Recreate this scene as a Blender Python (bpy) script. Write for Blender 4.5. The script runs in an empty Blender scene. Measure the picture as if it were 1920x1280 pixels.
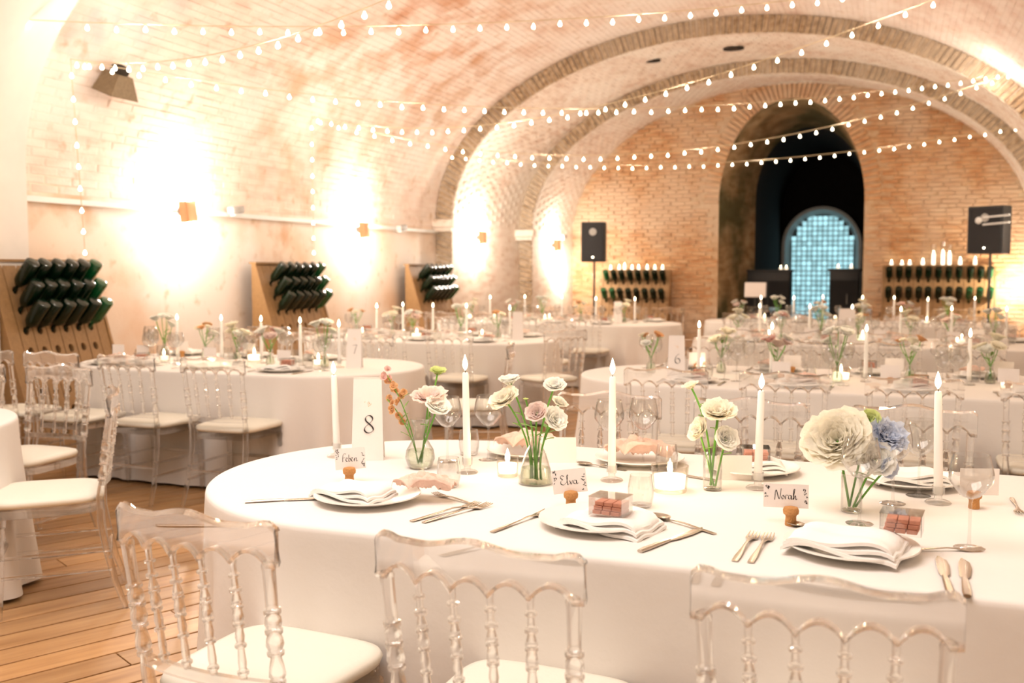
import bpy, math, random
from mathutils import Vector, Matrix, noise
random.seed(7)
PI = math.pi
S = bpy.context.scene
COL = S.collection

# ------------------------------------------------------------------ camera
HC = 1.41; FPX = 1867.0; YAW = math.radians(21); PITCH = math.atan(135/FPX)
cd = bpy.data.cameras.new('camera'); cam = bpy.data.objects.new('camera', cd); COL.objects.link(cam)
cam.location = (0, 0, HC); cam.rotation_euler = (PI/2 - PITCH, 0, YAW)
cd.sensor_width = 36; cd.lens = FPX*36/1920; cd.clip_start = .05; cd.clip_end = 100
cd.dof.use_dof = True; cd.dof.focus_distance = 2.9; cd.dof.aperture_fstop = 3.4
S.camera = cam
# ------------------------------------------------------------------ look
S.view_settings.view_transform = 'Standard'; S.view_settings.look = 'None'
S.view_settings.gamma = 1; S.view_settings.use_curve_mapping = False
S.view_settings.exposure = 0.57
cy = S.cycles
cy.max_bounces = 11; cy.diffuse_bounces = 4; cy.glossy_bounces = 3; cy.transmission_bounces = 8
cy.transparent_max_bounces = 40; cy.caustics_refractive = False; cy.caustics_reflective = False
cy.sample_clamp_indirect = 4; cy.use_light_tree = True
# ------------------------------------------------------------------ world + large lights
W = bpy.data.worlds.new('world'); S.world = W; W.use_nodes = True
W.node_tree.nodes['Background'].inputs[0].default_value = (.05, .09, .14, 1)
W.node_tree.nodes['Background'].inputs[1].default_value = .5

def area(name, loc, rot, sx, sy, power, color):
    l = bpy.data.lights.new(name, 'AREA'); l.shape = 'RECTANGLE'; l.size = sx; l.size_y = sy
    l.energy = power; l.color = color
    o = bpy.data.objects.new(name, l); o.location = loc; o.rotation_euler = rot; COL.objects.link(o); return o
def point(name, loc, power, color, r=.04):
    l = bpy.data.lights.new(name, 'POINT'); l.energy = power; l.color = color; l.shadow_soft_size = r
    o = bpy.data.objects.new(name, l); o.location = loc; COL.objects.link(o); return o
area('added_overhead_fill', (-1.9, 1.5, 4.15), (math.radians(6), 0, 0), 4.2, 2.6, 135, (1, .91, .86))  # added fill overhead, out of view, to brighten the table tops
area('added_rear_fill', (-2.2, -3.4, 2.0), (math.radians(85), 0, 0), 5, 2.4, 44, (1, .80, .60))  # added warm fill behind the camera, no lamp modelled there

# ------------------------------------------------------------------ materials
MATS = {}
def nodes(name):
    m = bpy.data.materials.new(name); m.use_nodes = True
    nt = m.node_tree; b = nt.nodes['Principled BSDF']; MATS[name] = m
    return m, nt, b
def N(nt, typ, **kw):
    n = nt.nodes.new(typ)
    for k, v in kw.items():
        if k in n.inputs: n.inputs[k].default_value = v
        else: setattr(n, k, v)
    return n
def simple(name, col, rough=.5, metal=0, spec=.5, bump=0, bscale=60, var=0, **kw):
    m, nt, b = nodes(name)
    b.inputs['Base Color'].default_value = (*col, 1); b.inputs['Roughness'].default_value = rough
    b.inputs['Metallic'].default_value = metal; b.inputs['Specular IOR Level'].default_value = spec
    for k, v in kw.items(): b.inputs[k].default_value = v
    if bump or var:
        g = N(nt, 'ShaderNodeTexCoord'); t = N(nt, 'ShaderNodeTexNoise'); t.inputs['Scale'].default_value = bscale
        t.inputs['Detail'].default_value = 4; nt.links.new(g.outputs['Object'], t.inputs['Vector'])
        if bump:
            bp = N(nt, 'ShaderNodeBump'); bp.inputs['Strength'].default_value = bump; bp.inputs['Distance'].default_value = .01
            nt.links.new(t.outputs['Fac'], bp.inputs['Height']); nt.links.new(bp.outputs['Normal'], b.inputs['Normal'])
        if var:
            r = N(nt, 'ShaderNodeMixRGB'); r.inputs[1].default_value = (*[c*(1-var) for c in col], 1)
            r.inputs[2].default_value = (*[min(1, c*(1+var*.5)) for c in col], 1)
            nt.links.new(t.outputs['Fac'], r.inputs[0]); nt.links.new(r.outputs[0], b.inputs['Base Color'])
    return m
simple('cloth', (.81, .765, .72), .85, spec=.2, bump=.12, bscale=25)
simple('cushion', (.82, .77, .66), .5, bump=.1, bscale=90)
simple('porcelain', (.86, .82, .76), .25)
simple('napkin', (.88, .85, .81), .85, bump=.3, bscale=60)
simple('peach', (.86, .60, .49), .85, bump=.4, bscale=70, var=.15)
simple('pink_filling', (.80, .33, .22), .6, bump=.3, bscale=90, var=.3)
simple('cork', (.62, .30, .10), .85, bump=.6, bscale=220, var=.35)
simple('paper', (.86, .80, .76), .8, var=.03, bscale=200)
simple('ink', (.02, .018, .02), .6, var=.1)
simple('steel', (.52, .45, .38), .25, metal=1, var=.08, bscale=30)
simple('wax', (.95, .92, .87), .45, var=.02)
simple('wick', (.03, .02, .02), .9, var=.2)
simple('cream_petal', (.96, .91, .79), .7, bump=.2, bscale=80, var=.12)
simple('white_petal', (.96, .95, .90), .7, bump=.2, bscale=80, var=.1)
simple('pink_petal', (.85, .58, .52), .7, bump=.2, bscale=80, var=.2)
simple('blush_petal', (.90, .76, .70), .7, bump=.2, bscale=80, var=.1)
simple('apricot_petal', (.82, .52, .28), .7, bump=.2, bscale=80, var=.25)
simple('blue_petal', (.68, .74, .86), .7, bump=.2, bscale=80, var=.25)
simple('lime_petal', (.70, .78, .35), .7, bump=.2, bscale=80, var=.2)
for n_ in ('cream', 'white', 'blush', 'pink', 'blue', 'lime', 'apricot'):      # petals let light through
    m = MATS[n_+'_petal']; nt = m.node_tree; b = nt.nodes['Principled BSDF']; out = nt.nodes['Material Output']
    tl = N(nt, 'ShaderNodeBsdfTranslucent'); src = b.inputs['Base Color'].links[0].from_socket; nt.links.new(src, tl.inputs['Color'])
    mx = N(nt, 'ShaderNodeMixShader'); mx.inputs[0].default_value = .45
    nt.links.new(b.outputs[0], mx.inputs[1]); nt.links.new(tl.outputs[0], mx.inputs[2]); nt.links.new(mx.outputs[0], out.inputs[0])
simple('stem', (.13, .36, .04), .55, bump=.2, bscale=50, var=.3)
simple('leaf', (.24, .40, .10), .55, bump=.3, bscale=50, var=.35)
simple('black', (.012, .012, .013), .5, var=.2)
simple('grille', (.02, .02, .022), .35, metal=.4, bump=.6, bscale=400, var=.2)
simple('pole_black', (.02, .02, .02), .35, var=.1)
simple('copper', (.80, .42, .22), .4, metal=.3, var=.12)
simple('grey_metal', (.42, .40, .37), .5, var=.1)
simple('white_metal', (.8, .8, .78), .5, var=.03)
simple('cord_mat', (.70, .56, .36), .6, var=.1)
simple('hole_shade', (.03, .02, .012), .95, var=.2)  # darkness inside the vault openings, put into the colour
simple('oak', (.34, .19, .075), .6, bump=.3, bscale=30, var=.3)
simple('oak_dark', (.16, .085, .03), .8, bump=.3, bscale=30, var=.3)
simple('unlit_tunnel', (.010, .007, .005), .95, bump=.6, bscale=6, var=.6)  # near-black base puts the darkness of the unlit passage into the colour
simple('plaster_white', (.84, .78, .71), .85, bump=.2, bscale=9, var=.06)
simple('vent_brown', (.20, .14, .08), .85, bump=.5, bscale=40, var=.4)
simple('metal_leg', (.1, .1, .1), .4, metal=.8, var=.1)

def emis(name, col, st):
    m, nt, b = nodes(name); b.inputs['Base Color'].default_value = (*col, 1)
    b.inputs['Emission Color'].default_value = (*col, 1); b.inputs['Emission Strength'].default_value = st
    return m
emis('flame', (1, .80, .48), 14)
emis('bulb', (1, .86, .62), 9)
emis('votive_wax', (1, .86, .66), 1.9)
emis('sconce_lens', (1, .88, .66), 20)
m, nt, b = nodes('blue_pane')            # backlit frosted pane, each one a little different
oi = N(nt, 'ShaderNodeObjectInfo'); mr = N(nt, 'ShaderNodeMapRange')
mr.inputs['To Min'].default_value = .62; mr.inputs['To Max'].default_value = 1.15
nt.links.new(oi.outputs['Random'], mr.inputs[0]); b.inputs['Base Color'].default_value = (.2, .35, .4, 1)
b.inputs['Emission Color'].default_value = (.36, .66, .72, 1); nt.links.new(mr.outputs[0], b.inputs['Emission Strength'])

def clear(name, thin, tint=(1, 1, 1), ior=1.49, glassfac=.5, gloss=.35, refr=False, rough=.0):
    m, nt, b = nodes(name); nt.nodes.remove(b); out = nt.nodes['Material Output']
    tr = N(nt, 'ShaderNodeBsdfTransparent'); tr.inputs[0].default_value = (*tint, 1)
    if thin:
        gl = N(nt, 'ShaderNodeBsdfGlossy'); gl.inputs['Roughness'].default_value = .04
        lw = N(nt, 'ShaderNodeLayerWeight'); lw.inputs['Blend'].default_value = .5
        pw = N(nt, 'ShaderNodeMath', operation='POWER'); pw.inputs[1].default_value = 3.0; nt.links.new(lw.outputs['Facing'], pw.inputs[0])
        ma = N(nt, 'ShaderNodeMath', operation='MULTIPLY_ADD'); ma.inputs[1].default_value = gloss; ma.inputs[2].default_value = .06; nt.links.new(pw.outputs[0], ma.inputs[0])
        mx = N(nt, 'ShaderNodeMixShader'); nt.links.new(ma.outputs[0], mx.inputs[0])
        nt.links.new(tr.outputs[0], mx.inputs[1]); nt.links.new(gl.outputs[0], mx.inputs[2])
    else:
        gl = N(nt, 'ShaderNodeBsdfGlass'); gl.inputs['IOR'].default_value = ior; gl.inputs['Roughness'].default_value = rough
        gl.inputs['Color'].default_value = (*tint, 1)
        mx = N(nt, 'ShaderNodeMixShader'); mx.inputs[0].default_value = glassfac
        nt.links.new(tr.outputs[0], mx.inputs[1]); nt.links.new(gl.outputs[0], mx.inputs[2])
    nt.links.new(mx.outputs[0], out.inputs[0]); return m
clear('acrylic', False, (1, 1, 1), 1.49, .6)
clear('glass', True, (.955, .955, .95), gloss=1.1)
clear('frosted', True, (.93, .90, .86), gloss=.5)
clear('water', False, (.93, .97, .90), 1.2, .5)
m, nt, b = nodes('bottle_glass')
b.inputs['Base Color'].default_value = (.002, .010, .004, 1); b.inputs['Roughness'].default_value = .16
b.inputs['Specular IOR Level'].default_value = .45
m, nt, b = nodes('green_glass')
b.inputs['Base Color'].default_value = (.005, .10, .03, 1); b.inputs['Roughness'].default_value = .1
b.inputs['Transmission Weight'].default_value = .35; b.inputs['Coat Weight'].default_value = .5

def pos_noise(nt, scale, detail=3, stretch=(1, 1, 1), off=(0, 0, 0)):
    g = N(nt, 'ShaderNodeNewGeometry'); mp = N(nt, 'ShaderNodeMapping')
    mp.inputs['Scale'].default_value = stretch; mp.inputs['Location'].default_value = off
    t = N(nt, 'ShaderNodeTexNoise'); t.inputs['Scale'].default_value = scale; t.inputs['Detail'].default_value = detail
    nt.links.new(g.outputs['Position'], mp.inputs['Vector']); nt.links.new(mp.outputs[0], t.inputs['Vector']); return t
def ramp(nt, src, stops):
    r = N(nt, 'ShaderNodeValToRGB'); e = r.color_ramp.elements
    while len(e) < len(stops): e.new(.5)
    for i, (p, c) in enumerate(stops): e[i].position = p; e[i].color = (*c, 1)
    nt.links.new(src, r.inputs[0]); return r
def masonry(name, cA, cB, cC, patch, patch_amt, stretch=(9, 3.6, 12), stain=None, bump=.5):
    """brick colour: individual variation + large lime-wash patches (+ a rust stain of its own shape)"""
    m, nt, b = nodes(name); b.inputs['Roughness'].default_value = .9; b.inputs['Specular IOR Level'].default_value = .15
    t1 = pos_noise(nt, 1.0, 1, stretch); r1 = ramp(nt, t1.outputs['Fac'], [(.3, cA), (.5, cB), (.72, cC)])
    t2 = pos_noise(nt, .9, 5, off=(3, 1, 7)); r2 = ramp(nt, t2.outputs['Fac'], [(.42, (0, 0, 0)), (.60, (patch_amt,)*3)])
    mx = N(nt, 'ShaderNodeMixRGB'); nt.links.new(r2.outputs[0], mx.inputs[0]); nt.links.new(r1.outputs[0], mx.inputs[1])
    mx.inputs[2].default_value = (*patch, 1); last = mx
    t4 = pos_noise(nt, 7, 5, off=(9, 2, 4)); r4 = ramp(nt, t4.outputs['Fac'], [(.60, (1, 1, 1)), (.74, (.80, .72, .62))])
    ml = N(nt, 'ShaderNodeMixRGB', blend_type='MULTIPLY'); ml.inputs[0].default_value = 1
    nt.links.new(last.outputs[0], ml.inputs[1]); nt.links.new(r4.outputs[0], ml.inputs[2]); last = ml
    for (p, rad, col) in (stain or []):
        g = N(nt, 'ShaderNodeNewGeometry'); d = N(nt, 'ShaderNodeVectorMath', operation='DISTANCE'); d.inputs[1].default_value = p
        nt.links.new(g.outputs['Position'], d.inputs[0])
        mr = N(nt, 'ShaderNodeMapRange'); mr.inputs['From Min'].default_value = rad; mr.inputs['From Max'].default_value = rad*.15
        nt.links.new(d.outputs['Value'], mr.inputs[0])
        t3 = pos_noise(nt, 2.6, 6, (1, 1, 1), (5, 5, 2)); mu = N(nt, 'ShaderNodeMath', operation='MULTIPLY')
        r3 = ramp(nt, t3.outputs['Fac'], [(.46, (0, 0, 0)), (.68, (.75, .75, .75))])
        nt.links.new(mr.outputs[0], mu.inputs[0]); nt.links.new(r3.outputs[0], mu.inputs[1])
        mm = N(nt, 'ShaderNodeMixRGB'); nt.links.new(mu.outputs[0], mm.inputs[0]); nt.links.new(last.outputs[0], mm.inputs[1])
        mm.inputs[2].default_value = (*col, 1); last = mm
    nt.links.new(last.outputs[0], b.inputs['Base Color'])
    t5 = pos_noise(nt, 45, 4); bp = N(nt, 'ShaderNodeBump'); bp.inputs['Strength'].default_value = bump; bp.inputs['Distance'].default_value = .006
    nt.links.new(t5.outputs['Fac'], bp.inputs['Height']); nt.links.new(bp.outputs[0], b.inputs['Normal'])
    return m
STAIN = [((-4.9, 10.2, 4.22), 1.5, (.50, .17, .04)), ((-5.1, 11.8, 4.12), 1.7, (.54, .22, .07)), ((-5.9, 9.1, 3.6), .8, (.58, .28, .14)),
         ((-5.8, 6.4, 3.65), 1.1, (.40, .38, .40)), ((-6.35, 10.2, 2.9), 1.9, (.56, .34, .18)), ((-5.9, 12.6, 3.4), 1.5, (.55, .36, .22)), ((-2.5, 10.5, 4.8), 2.6, (.60, .40, .26)), ((.6, 10.5, 4.0), 2.2, (.64, .42, .33))]
masonry('vault_brick', (.72, .55, .46), (.78, .64, .55), (.82, .70, .61), (.84, .76, .70), .85, stain=STAIN)
masonry('vault_mortar', (.68, .53, .44), (.74, .61, .52), (.78, .66, .57), (.82, .74, .66), .8, stain=STAIN)
masonry('wall_plaster', (.74, .52, .36), (.80, .66, .54), (.84, .76, .68), (.84, .78, .72), .9, stretch=(1, .9, 1.3), stain=[((-6.5, 6.3, 1.75), 1.5, (.62, .30, .12)), ((-6.5, 9.6, 1.75), .9, (.62, .32, .15)), ((-6.2, 4.8, 1.6), 1.2, (.66, .36, .18))], bump=.2)
masonry('soffit_brick', (.66, .50, .40), (.76, .64, .54), (.82, .71, .62), (.84, .78, .70), .8)
masonry('wall_brick', (.48, .24, .11), (.58, .33, .17), (.66, .44, .26), (.68, .56, .43), .55, stretch=(3.6, 5, 13))
masonry('wall_mortar', (.50, .32, .18), (.56, .38, .23), (.60, .44, .28), (.66, .56, .44), .5)
masonry('ring_brick', (.26, .18, .11), (.42, .30, .19), (.55, .42, .29), (.52, .43, .33), .5, stretch=(14, 6, 14))
masonry('ring_mortar', (.50, .40, .30), (.62, .52, .41), (.70, .60, .48), (.70, .62, .52), .5)
masonry('jamb', (.30, .20, .10), (.42, .29, .16), (.50, .37, .22), (.07, .08, .035), .85, stretch=(3, 3, 9))
m, nt, b = nodes('plank')
b.inputs['Roughness'].default_value = .38
oi = N(nt, 'ShaderNodeObjectInfo'); tc = N(nt, 'ShaderNodeTexCoord'); mp = N(nt, 'ShaderNodeMapping')
mp.inputs['Scale'].default_value = (14, 1.2, 14); nt.links.new(tc.outputs['Object'], mp.inputs[0])
t = N(nt, 'ShaderNodeTexNoise'); t.noise_dimensions = '4D'; t.inputs['Scale'].default_value = 2; t.inputs['Detail'].default_value = 6
nt.links.new(mp.outputs[0], t.inputs['Vector']); mu = N(nt, 'ShaderNodeMath', operation='MULTIPLY'); mu.inputs[1].default_value = 40
nt.links.new(oi.outputs['Random'], mu.inputs[0]); nt.links.new(mu.outputs[0], t.inputs['W'])
r = ramp(nt, t.outputs['Fac'], [(.3, (.36, .175, .062)), (.55, (.50, .27, .11)), (.75, (.58, .34, .15))])
hs = N(nt, 'ShaderNodeHueSaturation'); mr = N(nt, 'ShaderNodeMapRange'); mr.inputs['To Min'].default_value = .8; mr.inputs['To Max'].default_value = 1.12
nt.links.new(oi.outputs['Random'], mr.inputs[0]); nt.links.new(mr.outputs[0], hs.inputs['Value']); nt.links.new(r.outputs[0], hs.inputs['Color'])
nt.links.new(hs.outputs[0], b.inputs['Base Color'])

# ------------------------------------------------------------------ mesh helper
class M:
    def __init__(s): s.v = []; s.f = []
    def add(s, vs, fs):
        o = len(s.v); s.v += [tuple(x) for x in vs]; s.f += [tuple(i+o for i in f) for f in fs]; return s
    def box(s, c, d, mat=None):
        x, y, z = d[0]/2, d[1]/2, d[2]/2
        vs = [Vector((a*x, b_*y, e*z)) for a in (-1, 1) for b_ in (-1, 1) for e in (-1, 1)]
        if mat is not None: vs = [mat @ q for q in vs]
        vs = [q + Vector(c) for q in vs]
        return s.add(vs, [(0, 1, 3, 2), (4, 6, 7, 5), (0, 4, 5, 1), (2, 3, 7, 6), (0, 2, 6, 4), (1, 5, 7, 3)])
    def rings(s, rs, cap=True, closed=False):
        n = len(rs[0]); vs = [p for r in rs for p in r]; fs = []
        m_ = len(rs)
        for i in range(m_ if closed else m_-1):
            a, b_ = i*n, ((i+1) % m_)*n
            for j in range(n): fs.append((a+j, a+(j+1) % n, b_+(j+1) % n, b_+j))
        if cap and not closed:
            fs.append(tuple(range(n-1, -1, -1))); fs.append(tuple((m_-1)*n+j for j in range(n)))
        return s.add(vs, fs)
    def rbox(s, c, d, r, mat=None):          # box with rounded vertical edges and a small top/bottom chamfer
        def ring(z, ins):
            out = []; hx, hy = d[0]/2-ins, d[1]/2-ins; rr = max(r-ins, 1e-4)
            for k, (sx, sy) in enumerate(((1, 1), (-1, 1), (-1, -1), (1, -1))):
                for j in range(4):
                    a = (k + j/3)*PI/2; out.append(Vector((sx*(hx-rr)+rr*math.cos(a), sy*(hy-rr)+rr*math.sin(a), z)))
            return out
        e = min(r, d[2]/2)*.6; rs = [ring(-d[2]/2, e), ring(-d[2]/2+e, 0), ring(d[2]/2-e, 0), ring(d[2]/2, e)]
        if mat is not None: rs = [[mat @ p for p in q] for q in rs]
        return s.rings([[p+Vector(c) for p in q] for q in rs])
    def lathe(s, prof, n=16, mat=None, cap=True):
        rs = []
        for r_, z in prof:
            q = [Vector((max(r_, 1e-5)*math.cos(2*PI*j/n), max(r_, 1e-5)*math.sin(2*PI*j/n), z)) for j in range(n)]
            if mat is not None: q = [mat @ p for p in q]
            rs.append(q)
        return s.rings(rs, cap)
    def tube(s, pts, rad, n=8, cap=True):
        pts = [Vector(p) for p in pts]; rs = []
        if not hasattr(rad, '__len__'): rad = [rad]*len(pts)
        up = None
        for i, p in enumerate(pts):
            t_ = (pts[min(i+1, len(pts)-1)]-pts[max(i-1, 0)]).normalized()
            if up is None: up = t_.orthogonal().normalized()
            up = (up-t_*up.dot(t_)).normalized(); w = t_.cross(up)
            rs.append([p+(up*math.cos(2*PI*j/n)+w*math.sin(2*PI*j/n))*rad[i] for j in range(n)])
        return s.rings(rs, cap)
    def ribbon(s, pts, wid, th, side=(1, 0, 0)):   # strip with thickness following pts, widths along `side`
        sd = Vector(side); rs = []
        for p, w in zip(pts, wid):
            p = Vector(p); h = Vector((0, 0, th/2))
            rs.append([p-sd*w-h*.3, p-sd*w*.6-h, p+sd*w*.6-h, p+sd*w-h*.3, p+sd*w+h*.3, p+sd*w*.6+h, p-sd*w*.6+h, p-sd*w+h*.3])
        return s.rings(rs)
    def sheet(s, fn, nu, nv, th=0):
        g = [[Vector(fn(i/nu, j/nv)) for j in range(nv+1)] for i in range(nu+1)]
        vs = [p for r_ in g for p in r_]; w = nv+1; fs = [(i*w+j, (i+1)*w+j, (i+1)*w+j+1, i*w+j+1) for i in range(nu) for j in range(nv)]
        if th:
            k = len(vs); vs = vs+[p-Vector((0, 0, th)) for p in vs]; fs2 = [tuple(reversed([q+k for q in f])) for f in fs]
            b_ = [i*w for i in range(nu+1)] + [nu*w+j for j in range(1, nv+1)] + [i*w+nv for i in range(nu-1, -1, -1)] + [j for j in range(nv-1, 0, -1)]
            fs = fs+fs2+[(b_[i], b_[i]+k, b_[(i+1) % len(b_)]+k, b_[(i+1) % len(b_)]) for i in range(len(b_))]
        return s.add(vs, fs)
    def mesh(s, name, mat, smooth=True, ang=38):
        me = bpy.data.meshes.new(name); me.from_pydata(s.v, [], s.f); me.materials.append(MATS[mat]); me.validate()
        if smooth:
            for p in me.polygons: p.use_smooth = True
            me.set_sharp_from_angle(angle=math.radians(ang))
        me.update(); return me
    def build(s, name, mat, parent=None, loc=None, smooth=True, ang=38):
        return put(name, s.mesh(name, mat, smooth, ang), parent, loc)
def put(name, me, parent=None, loc=None):
    o = bpy.data.objects.new(name, me); COL.objects.link(o)
    if parent: o.parent = parent
    if loc is not None: o.location = loc
    return o
def tag(o, label=None, cat=None, group=None, kind=None):
    if label: o['label'] = label
    if cat: o['category'] = cat
    if group: o['group'] = group
    if kind: o['kind'] = kind
    return o
def empty(name, loc=(0, 0, 0), rz=0):
    o = bpy.data.objects.new(name, None); COL.objects.link(o); o.location = loc; o.rotation_euler.z = rz
    o.empty_display_size = .05; return o
KIDS = {}
def kids(o): return [c for c in o.children]
def copy_tree(o, parent=None):
    c = o.copy(); COL.objects.link(c)
    if parent: c.parent = parent
    for ch in kids(o): copy_tree(ch, c)
    return c
USED = set()
def place(proto, loc, rz, label, group=None, cat=None, scale=None, rx=None):
    """first call moves the prototype itself, later calls copy it"""
    o = proto if proto.name not in USED else None
    if o is None: o = copy_tree(proto)
    else: USED.add(proto.name); 
    o.location = loc; o.rotation_euler = (rx or 0, 0, rz)
    if scale: o.scale = (scale,)*3
    o['label'] = label
    if cat: o['category'] = cat
    if group: o['group'] = group
    return o
ORD = ['first', 'second', 'third', 'fourth', 'fifth', 'sixth', 'seventh', 'eighth', 'ninth', 'tenth', 'eleventh', 'twelfth']

# ------------------------------------------------------------------ room shell
def prof(cx, a, cz, b_, nw=6, ne=96):
    P = [(cx-a, cz*i/nw) for i in range(nw)]
    P += [(cx-a*math.cos(PI*i/ne), cz+b_*math.sin(PI*i/ne)) for i in range(ne+1)]
    P += [(cx+a, cz*(nw-1-i)/nw) for i in range(nw)]
    return P
NW, NE = 6, 96
PN = prof(-2.215, 3.95, 2.18, 2.30); P0 = prof(-2.215, 4.333, 2.181, 2.635); P1 = prof(-2.215, 4.066, 2.181, 2.391)
P2 = prof(-1.966, 4.066, 2.094, 2.5625); P2i = prof(-1.966, 3.826, 2.094, 2.332); P3 = prof(-1.816, 3.826, 2.042, 2.544)
Y1, Y2, Y3 = 13.84, 16.065, 17.857
YB = -4.0
def shell(name, Pa, ya, Pb, yb, i0, i1, mat, kind='structure'):
    m_ = M(); vs = []; k = i1-i0+1
    nseg = max(1, int(abs(yb-ya)/2))
    for j in range(nseg+1):
        w = j/nseg
        for i in range(i0, i1+1):
            vs.append((Pa[i][0]*(1-w)+Pb[i][0]*w, ya*(1-w)+yb*w, Pa[i][1]*(1-w)+Pb[i][1]*w))
    fs = [(j*k+i, j*k+i+1, (j+1)*k+i+1, (j+1)*k+i) for j in range(nseg) for i in range(k-1)]
    m_.add(vs, fs); o = m_.build(name, mat, smooth=True, ang=60); tag(o, kind=kind); return o
IL, IR = NW, NW+NE           # index of the springing lines
T = len(P0)-1
segs = [(PN, YB, PN, 5.5), (P1, 5.5, P1, 5.9), (P0, 5.9, P0, Y1), (P1, Y1, P2, Y2), (P2i, Y2, P3, Y3)]
shells = []
for si, (Pa, ya, Pb, yb) in enumerate(segs):
    mw = ['wall_plaster', 'plaster_white', 'wall_plaster', 'soffit_brick', 'soffit_brick'][si]
    mc = ['plaster_white', 'plaster_white', 'vault_mortar', 'soffit_brick', 'soffit_brick'][si]
    wl = shell('wall_left', Pa, ya, Pb, yb, 0, IL, mw)
    wr = shell('wall_right', Pa, ya, Pb, yb, IR, T, mw)
    ce = shell('ceiling', Pa, ya, Pb, yb, IL, IR, mc)
    shells.append((wl, ce, wr))
# step faces between the sections (the ring faces of the arches)
def ringface(name, Pa, Pb, y, mat):
    m_ = M(); vs = [(p[0], y, p[1]) for p in Pa]+[(p[0], y, p[1]) for p in Pb]; k = len(Pa)
    m_.add(vs, [(i, i+1, k+i+1, k+i) for i in range(k-1)]); return tag(m_.build(name, mat, smooth=False), kind='structure')
ringface('trim_4', PN, P1, 5.5, 'plaster_white'); ringface('trim_5', P1, P0, 5.9, 'plaster_white')
ring1 = ringface('trim_1', P0, P1, Y1, 'ring_mortar'); ring2 = ringface('trim_2', P2, P2i, Y2, 'ring_mortar')
# back wall behind the camera
m_ = M(); m_.add([(p[0], YB, p[1]) for p in PN], [tuple(range(len(PN)))]); tag(m_.build('wall_back', 'plaster_white', smooth=False), kind='structure')

def arclen(P):
    s_ = [0]
    for a, b_ in zip(P, P[1:]): s_.append(s_[-1]+math.hypot(b_[0]-a[0], b_[1]-a[1]))
    return s_
def at_len(P, L, s_):
    lo = 0
    import bisect
    i = min(max(bisect.bisect_right(L, s_)-1, 0), len(P)-2); w = (s_-L[i])/(L[i+1]-L[i])
    a, b_ = P[i], P[i+1]; return (a[0]*(1-w)+b_[0]*w, a[1]*(1-w)+b_[1]*w)
cp_, sp_ = math.cos(PITCH), math.sin(PITCH); cy_, sy_ = math.cos(YAW), math.sin(YAW)
def proj(p):
    X, Y, Z = p[0], p[1], p[2]-HC
    lat = X*cy_+Y*sy_; d = -X*sy_+Y*cy_; dd = d*cp_-Z*sp_; up = Z*cp_+d*sp_
    return (960+FPX*lat/dd, 640-FPX*up/dd, dd) if dd > .1 else (0, -9999, dd)
BRH, BRL = .072, .29
brickmesh = {}
def unit_brick(mat):
    if mat not in brickmesh:
        # unit block with a slightly chamfered face
        h = .5; c = .44
        v = [(-h, -h, 0), (h, -h, 0), (h, h, 0), (-h, h, 0), (-h, -h, .6), (h, -h, .6), (h, h, .6), (-h, h, .6), (-c*1.08, -c, 1), (c*1.08, -c, 1), (c*1.08, c, 1), (-c*1.08, c, 1)]
        f = [(8, 9, 10, 11)]+[(i, (i+1) % 4, 4+(i+1) % 4, 4+i) for i in range(4)]+[(4+i, 4+(i+1) % 4, 8+(i+1) % 4, 8+i) for i in range(4)]+[(3, 2, 1, 0)]
        brickmesh[mat] = M().add(v, f).mesh('brick', mat, smooth=False)
    return brickmesh[mat]
def brick_matrix(c, ex, ey, en, lx, ly, lz):
    return Matrix(((ex[0]*lx, ey[0]*ly, en[0]*lz, c[0]), (ex[1]*lx, ey[1]*ly, en[1]*lz, c[1]), (ex[2]*lx, ey[2]*ly, en[2]*lz, c[2]), (0, 0, 0, 1)))
def brick_part(parent, mat, mtx, name='brick'):
    o = bpy.data.objects.new(name, unit_brick(mat)); COL.objects.link(o); o.parent = parent; o.matrix_basis = mtx; return o
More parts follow.
